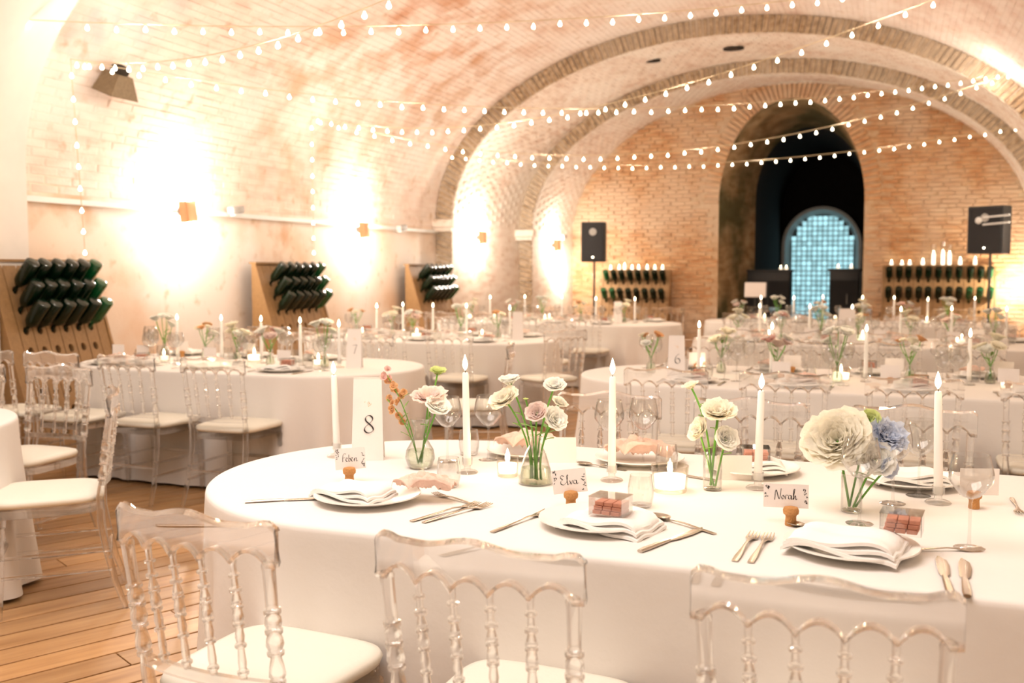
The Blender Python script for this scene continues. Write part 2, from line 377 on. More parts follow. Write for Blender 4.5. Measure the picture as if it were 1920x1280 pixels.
def bricks_on(Pa, ya, Pb, yb, i0, i1, mat, parent, nparts, proud=(.001, .006), frame_only=True, zmin=0):
    A = Pa[i0:i1+1]; B = Pb[i0:i1+1]; LA, LB = arclen(A), arclen(B)
    rows = int(LA[-1]/BRH); cand = []
    for r in range(rows):
        s0 = (r+.5)/rows; off = BRL/2 if r % 2 else 0
        ncol = int(abs(yb-ya)/BRL)+2
        for c in range(ncol):
            y0 = ya-off+c*BRL; y1_ = y0+BRL
            y0 = max(y0, ya); y1_ = min(y1_, yb)
            if y1_-y0 < .06: continue
            ym = (y0+y1_)/2; w = (ym-ya)/(yb-ya)
            def pt(s_, w=w):
                a = at_len(A, LA, s_*LA[-1]); b_ = at_len(B, LB, s_*LB[-1]); return Vector((a[0]*(1-w)+b_[0]*w, ym, a[1]*(1-w)+b_[1]*w))
            c0 = pt(s0); t_ = (pt(min(s0+.5/rows, 1))-pt(max(0, s0-.5/rows))).normalized()
            n_ = Vector((t_.z, 0, -t_.x)).normalized()
            ey = Vector((0, 1, 0))
            if c0.z < zmin: continue
            if frame_only:
                q = proj(c0)
                if not (-260 < q[0] < 2180 and -260 < q[1] < 1400): continue
            mtx = brick_matrix(c0-n_*.004, t_, ey, n_, BRH-.009-random.random()*.004, (y1_-y0)-.010-random.random()*.006, .004+random.uniform(*proud))
            q = proj(c0); cand.append((q[2] if (0 < q[0] < 1920 and 0 < q[1] < 1280) else 99, len(cand), mtx))
    cand.sort(key=lambda a: (a[0], a[1]))
    for d_, i, mtx in cand[:nparts]: brick_part(parent, mat, mtx)
    u = unit_brick(mat); uv = [v.co.copy() for v in u.vertices]; uf = [tuple(p.vertices) for p in u.polygons][:-1]
    m_ = M()
    for d_, i, mtx in cand[nparts:]: m_.add([mtx @ v for v in uv], uf)
    if m_.v: tag(m_.build('brickwork', mat, parent, smooth=False), kind='stuff')
bricks_on(P0, 5.9, P0, Y1, IL, IR, 'vault_brick', shells[2][1], 300)
bricks_on(P0, 5.9, P0, Y1, 0, IL, 'vault_brick', shells[2][0], 60, zmin=2.02)
bricks_on(P1, Y1, P2, Y2, IL, IR, 'soffit_brick', shells[3][1], 120)
bricks_on(P2i, Y2, P3, Y3, IL, IR, 'soffit_brick', shells[4][1], 0)

# voussoirs of the two ring faces
def voussoirs(parent, Pa, Pb, y, mat, step, z0):
    La, Lb = arclen(Pa), arclen(Pb); n = int(La[-1]/step)
    for i in range(n):
        s_ = (i+.5)/n
        a = Vector((at_len(Pa, La, s_*La[-1])[0], y, at_len(Pa, La, s_*La[-1])[1])); b_ = Vector((at_len(Pb, Lb, s_*Lb[-1])[0], y, at_len(Pb, Lb, s_*Lb[-1])[1]))
        c = (a+b_)/2
        if c.z < z0: continue
        q = proj(c)
        if not (-40 < q[0] < 1960 and -60 < q[1] < 640): continue
        ex = (b_-a); ln = ex.length*random.uniform(.90, .985); ex.normalize(); en = Vector((0, -1, 0)); ey = en.cross(ex)
        brick_part(parent, mat, brick_matrix(c+Vector((0, .004, 0)), ex, ey, en, ln, step*random.uniform(.66, .84), .012+random.random()*.03))
voussoirs(ring1, P0, P1, Y1, 'ring_brick', .082, 0.3)
voussoirs(ring2, P2, P2i, Y2, 'ring_brick', .082, 0.3)
# impost blocks
for (x, y, z, w) in ((-6.42, Y1-.05, 2.10, .40), (-5.90, Y2-.05, 2.02, .36), (1.98, Y1-.05, 2.10, .40), (1.98, Y2-.05, 2.02, .36)):
    tag(M().rbox((x, y, z), (w, .22, .12), .02).rbox((x, y, z-.09), (w*.85, .18, .06), .02).build('impost_block', 'soffit_brick'), kind='structure')
# white cornice line on the left wall
tag(M().box((-6.53, (5.9+Y1)/2, 1.98), (.06, Y1-5.9, .045)).build('trim_3', 'white_metal', smooth=False), kind='structure')
tag(M().box((-6.15, 2.9, 1.98), (.06, 5.2, .045)).build('trim_3', 'white_metal', smooth=False), kind='structure')

# end wall with the arched doorway
def doorprof(cx, a, zs, b_, y, n=28):
    P = [Vector((cx-a, y, zs*i/6)) for i in range(6)]+[Vector((cx-a*math.cos(PI*i/n), y, zs+b_*math.sin(PI*i/n))) for i in range(n+1)]
    P += [Vector((cx+a, y, zs*(5-i)/6)) for i in range(6)]
    return P
DF = doorprof(-1.725, 1.215, 2.55, 1.78, Y3); DI = doorprof(-1.53, .985, 2.75, 1.30, 19.5)
DT = doorprof(-1.53, .985, 2.75, 1.30, 24.5)
# wall: strips connecting the door outline to an outer outline matched point by point
outer = []
for p in DF:
    d_ = Vector((p.x+1.725, 0, p.z-1.3)); 
    if p.z <= 2.56: outer.append(Vector((-5.75 if p.x < -1.7 else 2.12, Y3, p.z)))
    else:
        k = 1.0
        while k < 8:
            q = Vector((-1.725+d_.x*k, Y3, 1.3+d_.z*k))
            if ((q.x+1.816)/4.3)**2 + ((max(q.z, 2.04)-2.042)/3.0)**2 > 1: break
            k += .02
        outer.append(q)
m_ = M(); k = len(DF); m_.add(DF+outer, [(i, i+1, k+i+1, k+i) for i in range(k-1)])
wall_end = tag(m_.build('wall_end', 'wall_mortar', smooth=False), kind='structure')
def inside_door(x, z, mrg=.0):
    if abs(x+1.725) > 1.215+mrg: return False
    if z < 2.55: return True
    return ((x+1.725)/(1.215+mrg))**2+((z-2.55)/(1.78+mrg))**2 < 1
def inside_room(x, z):
    return -5.64 < x < 2.0 and (z < 2.04 or ((x+1.816)/3.82)**2+((z-2.042)/2.535)**2 < 1)
m_ = M(); u = unit_brick('wall_brick'); uv = [v.co.copy() for v in u.vertices]; uf = [tuple(p.vertices) for p in u.polygons][:-1]
z = .035; r = 0
while z < 4.6:
    x = -5.7+(r % 2)*.13
    while x < 2.1:
        L_ = .255+random.uniform(-.02, .02); xc = x+L_/2
        ok = inside_room(xc, z) and not (inside_door(xc-L_*.4, z, .26) or inside_door(xc+L_*.4, z, .26))
        if z < 2.5 and ok is False: ok = inside_room(xc, z) and not (inside_door(xc-L_*.45, z) or inside_door(xc+L_*.45, z))
        if ok and proj((xc, Y3, z))[0] > 1000:
            mtx = brick_matrix(Vector((xc, Y3+.003, z)), Vector((1, 0, 0)), Vector((0, 0, 1)), Vector((0, -1, 0)), L_-.014, .054+random.random()*.006, .012+random.random()*.02)
            m_.add([mtx @ v for v in uv], uf)
        x += L_
    z += .069; r += 1
tag(m_.build('brickwork', 'wall_brick', wall_end, smooth=False), kind='stuff')
for i in range(58):          # radiating brick arch over the doorway
    t_ = PI*(i+.5)/58; d_ = Vector((-math.cos(t_)*1.215, 0, math.sin(t_)*1.78)); n_ = Vector((-math.cos(t_)/1.215, 0, math.sin(t_)/1.78)).normalized()
    L_ = .26 if t_ < .9 or t_ > 2.3 else .34
    c = Vector((-1.725, Y3+.002, 2.55))+d_+n_*L_/2
    en = Vector((0, -1, 0)); brick_part(wall_end, 'wall_brick', brick_matrix(c, n_, en.cross(n_), en, L_, .058, .03+random.random()*.015))
def loftv(name, A, B, mat, ang=60):
    k = len(A); return tag(M().add(list(A)+list(B), [(i, i+1, k+i+1, k+i) for i in range(k-1)]).build(name, mat, ang=ang), kind='structure')
loftv('door_1', DF, DI, 'jamb'); loftv('passage_wall', DI, DT, 'unlit_tunnel')
tag(M().add(DT, [tuple(range(len(DT)))]).build('passage_end_wall', 'unlit_tunnel', smooth=False), kind='structure')

# arched grille window at the end of the passage
win = empty('window_1', (-1.60, 24.38, 0)); tag(win, kind='structure')
WA, WS, WB = .71, 1.95, .73
def wprof(a, zs, b_, y, z0=.1, n=24): return [Vector((-a, y, z0))]+[Vector((-a*math.cos(PI*i/n), y, zs+b_*math.sin(PI*i/n))) for i in range(n+1)]+[Vector((a, y, z0))]
fr = M(); rs = []
for (a_, y_) in ((WA+.17, 0), (WA+.17, -.42), (WA+.10, -.42), (WA, 0)): rs.append(wprof(a_, WS, WB+(a_-WA), y_))
k = len(rs[0])
for q in range(4): fr.add(rs[q]+rs[(q+1) % 4], [(i, i+1, k+i+1, k+i) for i in range(k-1)])
fr.build('window_frame', 'white_metal', win)
cell = .116; nx = 12; pm = M().box((0, 0, 0), (cell*.84, .012, cell*.84)).mesh('pane', 'blue_pane', smooth=False)
def in_win(x, z): return abs(x) < WA-.02 and (z < WS or (x/WA)**2+((z-WS)/WB)**2 < .95)
for i in range(nx):
    for j in range(22):
        x = (i-nx/2+.5)*cell; z = .16+j*cell
        if in_win(x, z): put('pane', pm, win, (x, -.02, z))
tag(M().add(wprof(WA, WS, WB, -.008), [tuple(range(k))]).build('lead_backing', 'black', win, smooth=False))
for i in range(nx+1):
    x = (i-nx/2)*cell
    if abs(x) < WA: h = WS+WB*math.sqrt(max(0, 1-(x/WA)**2)); M().box((x, -.035, (.1+h)/2), (.018, .018, h-.1)).build('grille_bar', 'black', win, smooth=False)
for j in range(23):
    z = .10+j*cell; hw = WA if z < WS else WA*math.sqrt(max(0, 1-((z-WS)/WB)**2))
    if hw > .05: M().box((0, -.05, z), (2*hw, .018, .018)).build('grille_bar', 'black', win, smooth=False)

# floor boards
flo = tag(M().add([(-6.7, YB, -.012), (2.4, YB, -.012), (2.4, 24.5, -.012), (-6.7, 24.5, -.012)], [(0, 1, 2, 3)]).build('floor', 'oak_dark', smooth=False), kind='structure')
FA = math.radians(27); fd = Vector((math.sin(FA), math.cos(FA), 0)); fn = Vector((math.cos(FA), -math.sin(FA), 0))
pw = .155; pl = 2.6; pmesh = M().rbox((0, 0, 0), (pw-.012, pl-.005, .02), .002).mesh('plank', 'plank', smooth=False)
cands = []
for i in range(-70, 60):
    for j in range(-6, 14):
        c = fn*(i*pw)+fd*(j*pl+(i*1.13 % pl))
        xs = [(c+fd*k_).x for k_ in (-pl/2, pl/2)]; ys = [(c+fd*k_).y for k_ in (-pl/2, pl/2)]
        if min(xs) < -6.75 or max(xs) > 2.35 or min(ys) < -.5 or max(ys) > 17.8: continue
        pp = [proj(c+fd*k_) for k_ in (-pl/2, 0, pl/2)]
        vis = any(q[2] > 0 and -100 < q[0] < 2000 and 500 < q[1] < 1500 for q in pp)
        cands.append((0 if vis else 1, (c).length, i, j, c))
cands.sort(key=lambda a: a[:4])
for _, _, i, j, c in cands[:300]:
    o = put('plank', pmesh, flo, (c.x, c.y, -.010)); o.rotation_euler.z = -FA
m_ = M()
for _, _, i, j, c in cands[300:]:
    m_.box((c.x, c.y, -.010), (pw-.009, pl-.004, .02), Matrix.Rotation(-FA, 3, 'Z'))
if m_.v: tag(m_.build('planking', 'plank', flo, smooth=False), kind='stuff')

# ------------------------------------------------------------------ wall lamps and fixtures
SC = [(-6.5, 7.93, 1.97, .15, 'leftmost copper wall lamp glowing on white wall, above the gap between racks'),
      (-6.5, 11.36, 1.92, .11, 'second copper wall lamp from left, glowing beyond the second bottle rack'),
      (-6.13, 14.44, 1.91, .11, 'third copper wall lamp from left, between the two brick arch rings'),
      (-5.70, 16.83, 1.84, .12, 'fourth and farthest small copper wall lamp, near the black left speaker')]
for i, (x, y, z, w, lab) in enumerate(SC):
    t = empty('wall_lamp', (x, y, z)); tag(t, lab, 'wall lamp', 'copper wall lamps on the left wall')
    rot = Matrix.Rotation(math.radians(8), 3, 'X')
    M().rbox((.10, 0, 0), (.10, w, .21), .012, rot).build('lamp_shade', 'copper', t)
    M().rbox((.02, 0, 0), (.05, .06, .08), .01).build('wall_bracket', 'grey_metal', t)
    M().lathe([(.001, -.112), (.034, -.112), (.034, -.106), (.001, -.106)], 14, Matrix.Translation((.10, 0, 0))).build('lens', 'sconce_lens', t)
    M().lathe([(.001, .106), (.034, .106), (.034, .112), (.001, .112)], 14, Matrix.Translation((.10, 0, 0))).build('lens', 'sconce_lens', t)
    if i == 0: M().tube([(.03, -.03, .08), (.05, -.03, .17)], .003, 6).build('wire', 'pole_black', t); M().tube([(.04, .03, .10), (.05, .07, .13), (.05, .08, .07)], .003, 6).build('wire', 'pole_black', t)
    pw_ = [38, 38, 32, 24][i]
    point('wall_lamp_light', (x+.13, y, z+.18), pw_, (1, .87, .74)); point('wall_lamp_light', (x+.13, y, z-.18), pw_*.8, (1, .87, .74))
point('corner_lamp_light', (1.75, 17.3, 1.2), 45, (1, .88, .72)); point('corner_lamp_light', (1.80, 15.0, 1.9), 18, (1, .84, .66))
point('corner_lamp_light', (-5.4, 17.2, 1.3), 16, (1, .88, .74))
for (x, y, z, lab) in ((-6.5, 8.75, 2.03, 'nearest grey emergency light box on left wall, right of the first wall lamp'),
                       (-6.5, 12.5, 1.99, 'grey emergency light box just left of the first brick arch ring'),
                       (-5.66, 17.2, 2.0, 'farthest small grey light box, beside the left speaker')):
    t = empty('emergency_light', (x, y, z)); tag(t, lab, 'light fixture', 'grey emergency lights on the left wall')
    M().rbox((.05, 0, 0), (.09, .20, .08), .02, Matrix.Rotation(.12, 3, 'X')).build('housing', 'grey_metal', t)
    M().rbox((.06, 0, -.048), (.06, .15, .02), .008, Matrix.Rotation(.12, 3, 'X')).build('diffuser', 'white_metal', t)
t = empty('vent_opening', (-6.12, 6.75, 3.0)); tag(t, 'dark brown vent opening high on the left vault, behind string lights', 'vent')  # opening in the vault, built as a solid block standing proud
t.rotation_euler.y = math.radians(22)
M().add([(-.12, -.15, -.14), (.10, -.15, -.14), (.10, .17, -.14), (-.12, .17, -.14), (-.12, -.07, .04), (.05, -.07, .04), (.05, .09, .04), (-.12, .09, .04)],
        [(3, 2, 1, 0), (4, 5, 6, 7), (0, 1, 5, 4), (1, 2, 6, 5), (2, 3, 7, 6), (3, 0, 4, 7)]).build('opening_reveal', 'vent_brown', t, smooth=False)
M().lathe([(.055, .03), (.075, .05), (.08, .085), (.06, .11), (.02, .12)], 12, Matrix.Translation((-.03, .01, 0))).build('opening_dark', 'hole_shade', t)  # shaded mouth of the opening, as a dark solid
for (x, y, z, lab, rr) in ((-2.25, 14.75, 4.585, 'small dark slot in the white soffit above the doorway', .15), (-3.4, 14.65, 4.48, 'faint small dark slot left of the crown of the soffit', .11)):
    o = M().lathe([(rr, 0), (rr, -.03), (rr*.8, -.035), (rr*.75, -.012), (.001, -.01)], 14, Matrix.Diagonal((1, .45, 1, 1))).build('vent_slot', 'hole_shade', None, (x, y, z)); tag(o, lab, 'vent')  # dark cap stands for the shade inside the slot

# ------------------------------------------------------------------ bottle racks
def bottle_mesh(mat):
    p = [(.001, .0), (.040, .001), (.051, .004), (.054, .014), (.054, .17), (.049, .20), (.028, .235), (.0145, .25), (.0135, .29), (.016, .295), (.016, .305), (.001, .306)]
    return M().lathe(p, 14).mesh('wine_bottle', mat)
BM = {'bottle_glass': bottle_mesh('bottle_glass'), 'green_glass': bottle_mesh('green_glass')}
def rack(loc, rz, wid, ncol, rows_b, rows_h, height, name_txt, top_gap=.10, pitch=.165, lean=.20, depth_=.30, margin=0):
    t = empty('bottle_rack', loc, rz); tag(t, name_txt, 'bottle rack')
    # local frame: front faces -Y, x along the width; front leans: top back, bottom forward
    ang = math.atan2(depth_, height); ex = Vector((1, 0, 0)); ed = Vector((0, -math.sin(ang), -math.cos(ang))); en = Vector((0, -math.cos(ang), math.sin(ang)))
    top = Vector((0, -.04, height)); cw = (wid-2*margin)/ncol; slope = height/math.cos(ang)
    nrow = int((slope-top_gap)/pitch)
    for c in range(ncol):
        m_ = M(); xc = -wid/2+margin+cw*(c+.5); hw = cw/2-.004
        def P(u_, d_, dn=0): return top+ex*(xc+u_)+ed*d_+en*dn
        def octo(d0, r_, dn): return [P(r_*.8*math.sin(PI/4*k_), d0-r_*math.cos(PI/4*k_), dn) for k_ in range(8)]
        m_.add([P(-hw, 0), P(hw, 0), P(hw, top_gap), P(-hw, top_gap)], [(3, 2, 1, 0)])
        for r_ in range(nrow):
            d0 = top_gap+r_*pitch; dm = d0+pitch/2
            outer_ = [P(0, d0), P(hw, d0), P(hw, dm), P(hw, d0+pitch), P(0, d0+pitch), P(-hw, d0+pitch), P(-hw, dm), P(-hw, d0)]
            inn = octo(dm, .034, 0); inn2 = octo(dm, .034, -.03)
            m_.add(outer_+inn+inn2, [(k_, 8+k_, 8+(k_+1) % 8, (k_+1) % 8) for k_ in range(8)]+[(8+k_, 16+k_, 16+(k_+1) % 8, 8+(k_+1) % 8) for k_ in range(8)])
        de = top_gap+nrow*pitch
        m_.add([P(-hw, de), P(hw, de), P(hw, slope), P(-hw, slope)], [(3, 2, 1, 0)])
        m_.add([P(-hw, 0), P(-hw, slope), P(-hw, slope, -.035), P(-hw, 0, -.035)], [(0, 1, 2, 3)])
        m_.add([P(hw, 0), P(hw, slope), P(hw, slope, -.035), P(hw, 0, -.035)], [(3, 2, 1, 0)])
        m_.add([P(-hw, 0), P(hw, 0), P(hw, 0, -.035), P(-hw, 0, -.035)], [(0, 1, 2, 3)])
        m_.build('board', 'oak', t, smooth=False)
    if margin:
        for sx in (-1, 1):
            M().add([top+ex*(sx*wid/2)+en*dn+ed*q for q in (0, slope) for dn in (0, -.035)]+[top+ex*(sx*(wid/2-margin+.003))+en*dn+ed*q for q in (0, slope) for dn in (0, -.035)],
                    [(0, 1, 3, 2), (4, 6, 7, 5), (0, 2, 6, 4), (1, 5, 7, 3), (0, 4, 5, 1), (2, 3, 7, 6)]).build('board', 'oak', t, smooth=False)
    m_ = M(); m_.add([top+ex*(-wid/2)+en*(-.036), top+ex*(wid/2)+en*(-.036), top+ex*(wid/2)+ed*slope+en*(-.036), top+ex*(-wid/2)+ed*slope+en*(-.036)], [(3, 2, 1, 0)])
    m_.build('back_board', 'oak_dark', t, smooth=False)  # darker oak puts the shade of the deep holes into the colour
    for sx in (-1, 1):
        m_ = M(); x = sx*(wid/2+.014)
        a = top+ex*x; bpt = top+ex*x+ed*slope
        q = [a+en*.012, bpt+en*.012, Vector((x, bpt.y+.09, .0)), Vector((x, -.005, 0)), Vector((x, -.005, height))]
        m_.add([p+ex*.012 for p in q]+[p-ex*.012 for p in q], [(0, 1, 2, 3, 4), (9, 8, 7, 6, 5)]+[(k_, 5+k_, 5+(k_+1) % 5, (k_+1) % 5) for k_ in range(5)])
        m_.build('side_panel', 'oak', t, smooth=False)
    M().box((0, -.02, height+.008), (wid+.05, .09, .02)).build('top_rail', 'oak', t, smooth=False)
    Rt = Matrix.Rotation(rz, 4, 'Z'); base = Vector(loc)
    dirv = (en*.80+Vector((0, 0, .62))).normalized()
    out = []
    for r_ in rows_b:
        for c in range(ncol):
            xc = -wid/2+margin+cw*(c+.5); dm = top_gap+r_*pitch+pitch/2
            neck = top+ex*xc+ed*dm+en*(-.02)
            butt = neck+dirv*.30+ex*random.uniform(-.008, .008)
            out.append((r_, c, base+Rt.to_3x3() @ butt, Rt.to_3x3() @ (-dirv)))
    return t, out
def bottles(out, ncol, rows_b, lab, group, greens):
    for r_, c, p, d_ in out:
        o = put('wine_bottle', BM['green_glass' if (r_, c) in greens else 'bottle_glass']); o.location = p
        o.rotation_mode = 'QUATERNION'; o.rotation_quaternion = d_.to_track_quat('Z', 'Y')
        rw = ['top', 'middle', 'third', 'bottom'][rows_b.index(r_)] if len(rows_b) > 2 else ['upper', 'lower'][rows_b.index(r_)]
        colr = 'bright green' if (r_, c) in greens else 'dark green'
        tag(o, f'{colr} glass bottle, {rw} row, {ORD[c]} from left, in {lab}', 'bottle', group)
RL = [((-6.33, 6.03, 0), .98, 6, 'wooden riddling rack with dark bottles nearest, at left frame edge', 'the nearest riddling rack'),
      ((-6.40, 9.50, 0), 1.10, 6, 'second wooden riddling rack from left, with dark green bottles', 'the second left riddling rack'),
      ((-6.40, 13.06, 0), 1.08, 6, 'small third riddling rack with bottles, left of the brick arch', 'the third left riddling rack')]
for loc, w, nc, txt, lab in RL:
    t, out = rack(loc, PI/2, w, nc, [0, 1, 2], 5, 1.47, txt, pitch=.16, depth_=.45, top_gap=.15, margin=.10)
    bottles(out, nc, [0, 1, 2], lab, 'bottles in '+lab, {(0, 5), (1, 5), (2, 5)})
t, out = rack((.66, 17.75, 0), 0, 1.66, 11, [0, 2], 5, 1.46, 'wide wooden bottle rack right of the dark doorway, candles on top', pitch=.17, top_gap=.16, depth_=.4)
bottles(out, 11, [0, 2], 'the rack right of the doorway', 'bottles in the right end wall rack', {(2, 8), (2, 9), (2, 10), (0, 10)})
t, out = rack((-4.38, 17.75, 0), 0, 1.20, 8, [0, 2], 5, 1.38, 'wooden bottle rack behind the left speaker stand, candles on top', pitch=.17, top_gap=.14, depth_=.4)
bottles(out, 8, [0, 2], 'the rack left of the doorway', 'bottles in the left end wall rack', {(0, 0), (2, 0), (2, 1)})

# ------------------------------------------------------------------ candles
def flame_mesh(h=.052, r=.0088):
    m_ = M(); P = [(.002, 0), (.7, .18), (1, .36), (.82, .58), (.42, .80), (.12, .95), (.02, 1)]
    m_.lathe([(p[0]*r, p[1]*h) for p in P], 10); return m_.mesh('flame', 'flame')
FL = flame_mesh(); FLB = flame_mesh(.05, .011)
def make_taper(h):
    t = empty('taper_candle'); tag(t, '', 'candle')
    M().lathe([(.0115, .0), (.0125, .004), (.0118, h*.5), (.0100, h-.006), (.008, h), (.003, h-.001)], 14).build('candle_body', 'wax', t)
    M().tube([(0, 0, h-.002), (.001, 0, h+.010)], .0011, 6).build('wick', 'wick', t)
    put('flame', FL, t, (0, 0, h+.006)); return t
def make_holder():
    t = empty('candle_holder'); tag(t, '', 'candle holder')
    M().lathe([(.034, 0), (.036, .003), (.030, .008), (.012, .013), (.010, .022), (.0165, .028), (.0175, .05), (.0155, .05), (.0140, .03), (.001, .026)], 18, cap=True).build('stand', 'glass', t)
    return t
def make_votive(r=.036, h=.065):
    t = empty('votive_candle'); tag(t, '', 'candle')
    M().lathe([(.001, 0), (r*.86, 0), (r*.9, .003), (r, h), (r*.95, h), (r*.84, .010), (.001, .010)], 20, cap=False).build('glass_cup', 'frosted', t)
    M().lathe([(.001, .012), (r*.80, .012), (r*.86, h*.62), (.001, h*.60)], 18, cap=False).build('wax_fill', 'votive_wax', t)
    put('flame', FL, t, (0, 0, h*.60)); return t
pt_taper = make_taper(.30); pt_taper_s = make_taper(.24); pt_holder = make_holder(); pt_vot = make_votive(); pt_vot_l = make_votive(.056, .078)
# pillar candles on the end racks
def pillar(loc, h, lab, group):
    t = empty('glass_candle', loc); tag(t, lab, 'candle', group)
    M().lathe([(.001, 0), (.036, 0), (.038, h), (.036, h), (.034, .006), (.001, .006)], 14, cap=False).build('glass_cylinder', 'glass', t)
    M().lathe([(.001, .008), (.028, .008), (.028, h*.55), (.001, h*.55)], 12, cap=False).build('wax_pillar', 'votive_wax', t)
    put('flame', FLB, t, (0, 0, h*.55))
for i, (x, h) in enumerate([(-.06, .08), (.10, .07), (.22, .08), (.42, .13), (.58, .34), (.72, .38), (.82, .34), (.98, .16), (1.20, .17)]):
    pillar((x, 17.70, 1.478), h, f'{"tall slim" if h > .2 else "small"} lit glass candle, {ORD[i]} from left on the rack right of doorway', 'candles on the right end rack')
for i, (x, h) in enumerate([(-4.86, .08), (-4.70, .10), (-4.60, .16), (-4.46, .09), (-4.34, .10), (-4.18, .10), (-4.04, .09), (-3.90, .09)]):
    pillar((x, 17.70, 1.398), h, f'small lit glass candle, {ORD[i]} from left on the rack left of doorway', 'candles on the left end rack')

# ------------------------------------------------------------------ speakers
def speaker(loc, rz, zb, lab, w=.40, h=.62):
    st = empty('speaker_stand', loc); tag(st, 'black tripod stand under '+lab, 'speaker stand', 'speaker stands by the end wall')
    M().tube([(0, 0, .15), (0, 0, zb)], .018, 10).build('pole', 'pole_black', st)
    M().lathe([(.03, .50), (.034, .52), (.034, .58), (.03, .60)], 12).build('collar', 'pole_black', st)
    for k_ in range(3):
        a = 2*PI*k_/3+.4; M().tube([(.02*math.cos(a), .02*math.sin(a), .55), (.46*math.cos(a), .46*math.sin(a), .012)], .012, 8).build('leg', 'pole_black', st)
    t = empty('loudspeaker', (loc[0], loc[1], zb), rz); tag(t, lab, 'speaker', 'black loudspeakers by the end wall')
    m_ = M(); rs = []
    for z in (0, .012, h-.012, h):
        e = .008 if z in (0, h) else 0
        rs.append([Vector(p) for p in ((-w/2+e, -.17+e, z), (w/2-e, -.17+e, z), (w/2-e, .06, z), (w*.3, .17-e, z), (-w*.3, .17-e, z), (-w/2+e, .06, z))])
    m_.rings(rs).build('cabinet', 'black', t, smooth=False)
    M().rbox((0, -.175, h/2), (w*.9, .012, h*.92), .01).build('front_grille', 'grille', t)
    M().lathe([(.055, 0), (.06, .008), (.045, .010)], 16, Matrix.Translation((0, -.181, h*.75)) @ Matrix.Rotation(PI/2, 4, 'X')).build('horn', 'grey_metal', t)
    M().lathe([(.012, 0), (.012, .004), (.004, .005)], 10, Matrix.Translation((0, -.182, h*.12)) @ Matrix.Rotation(PI/2, 4, 'X')).build('indicator_lamp', 'bulb', t)
    return t
speaker((-4.56, 15.6, 0), .15, 1.53, 'black loudspeaker on a stand left of the dark doorway', .38, .64)
spk = speaker((1.24, 15.5, 0), -.55, 1.63, 'larger black loudspeaker with white light smears, at right edge', .50, .66)
for z in (.50, .40): M().tube([(-.02, -.20, z), (.36, -.22, z+.02)], .012, 8).build('light_smear_bar', 'white_metal', spk)  # smeared lights on the cabinet, built as solid white bars
M().lathe([(.04, 0), (.05, .01), (.03, .03)], 12, Matrix.Translation((-.08, -.19, .46)) @ Matrix.Rotation(PI/2, 4, 'X')).build('light_smear_knob', 'white_metal', spk)  # smeared light spot, built as a solid white disc

# black bar counters in the doorway, sign, lamp
def counter(loc, w, h, lab):
    t = empty('bar_counter', loc); tag(t, lab, 'counter', 'black counters in the doorway')
    M().rbox((0, 0, h/2), (w, .5, h-.04), .02).build('body', 'black', t)
    M().rbox((0, 0, h-.015), (w+.06, .56, .04), .012).build('counter_top', 'black', t)
    n = max(1, int(w/.35))
    for k_ in range(n):
        d_ = M().rbox((-w/2+w/n*(k_+.5), -.256, h*.48), (w/n-.03, .02, h*.75), .008).build('door', 'grille', t)
        M().tube([(-w/2+w/n*(k_+.5)+.05, -.275, h*.55), (-w/2+w/n*(k_+.5)+.05, -.275, h*.68)], .006, 6).build('handle', 'grey_metal', d_)
counter((-2.22, 19.4, 0), .80, 1.40, 'black bar counter on the left inside the dark doorway')
counter((-.86, 19.4, 0), .52, 1.42, 'black bar counter on the right inside the dark doorway')
for i, (x, z) in enumerate([(-2.0, 1.40), (-1.9, 1.40), (-.98, 1.42), (-.75, 1.42)]):
    place(pt_vot, (x, 19.25, z), 0, f'tiny lit votive on the {"left" if i < 2 else "right"} black counter, {["left", "right"][i % 2]} one', 'votives on the black counters')
t = empty('sign_stand', (-2.12, 16.6, 0)); tag(t, 'white notice board on a slim stand left in the doorway', 'sign')
M().tube([(0, 0, .02), (0, 0, .98)], .012, 8).build('post', 'pole_black', t); M().lathe([(.16, 0), (.16, .012), (.02, .02)], 18).build('base', 'pole_black', t)
M().rbox((0, -.02, 1.08), (.34, .02, .24), .005, Matrix.Rotation(-.15, 3, 'X')).build('board', 'paper', t)

# ------------------------------------------------------------------ string lights
bulb_me = M().lathe([(.004, .030), (.009, .026), (.010, .016), (.017, .006), (.023, -.008), (.0235, -.018), (.018, -.030), (.008, -.036), (.001, -.037)], 9).mesh('bulb', 'bulb')
RING_R = Vector((1.30, 13.6, 3.80)); A1 = Vector((-6.10, 6.20, 3.06)); A2 = Vector((-6.15, 9.75, 3.12)); TOPR = Vector((1.1, 8.2, 3.70))
def strand(a, b_, sag, lab, sp=.2, lights=True, skew=0):
    a, b_ = Vector(a), Vector(b_); L = (b_-a).length; n = max(8, int(L/sp))
    t = empty('string_light', a); tag(t, lab, 'string lights', 'festoon strings of warm bulbs under the vault')
    def P(w): return (a*(1-w)+b_*w)-Vector((0, 0, sag*4*w*(1-w)*(1+skew*(1-2*w))))
    M().tube([P(i/48)-a for i in range(49)], .0035, 5).build('cord', 'cord_mat', t)
    for i in range(n):
        w = (i+.5)/n; p = P(w)-Vector((0, 0, .034))+Vector((0, 0, random.uniform(-.008, .004)))
        put('bulb', bulb_me, t, p-a).scale = (.62,)*3
        if lights and i % 9 == 4: point('string_bulb_light', p-Vector((0, 0, .07)), 7, (1, .89, .77), .025)
    return t
strand((-5.98, 5.55, 3.21), (1.1, 9.21, 3.86), .22, 'string of warm bulbs nearest the vault top, running left to upper right')
strand(A1, (.9, 3.62, 3.85), .58, 'string of warm bulbs from the left vent rising out of the picture top', skew=0)
strand(A1, RING_R, .41, 'long string of warm bulbs from the left vent to the right arch', skew=.19)
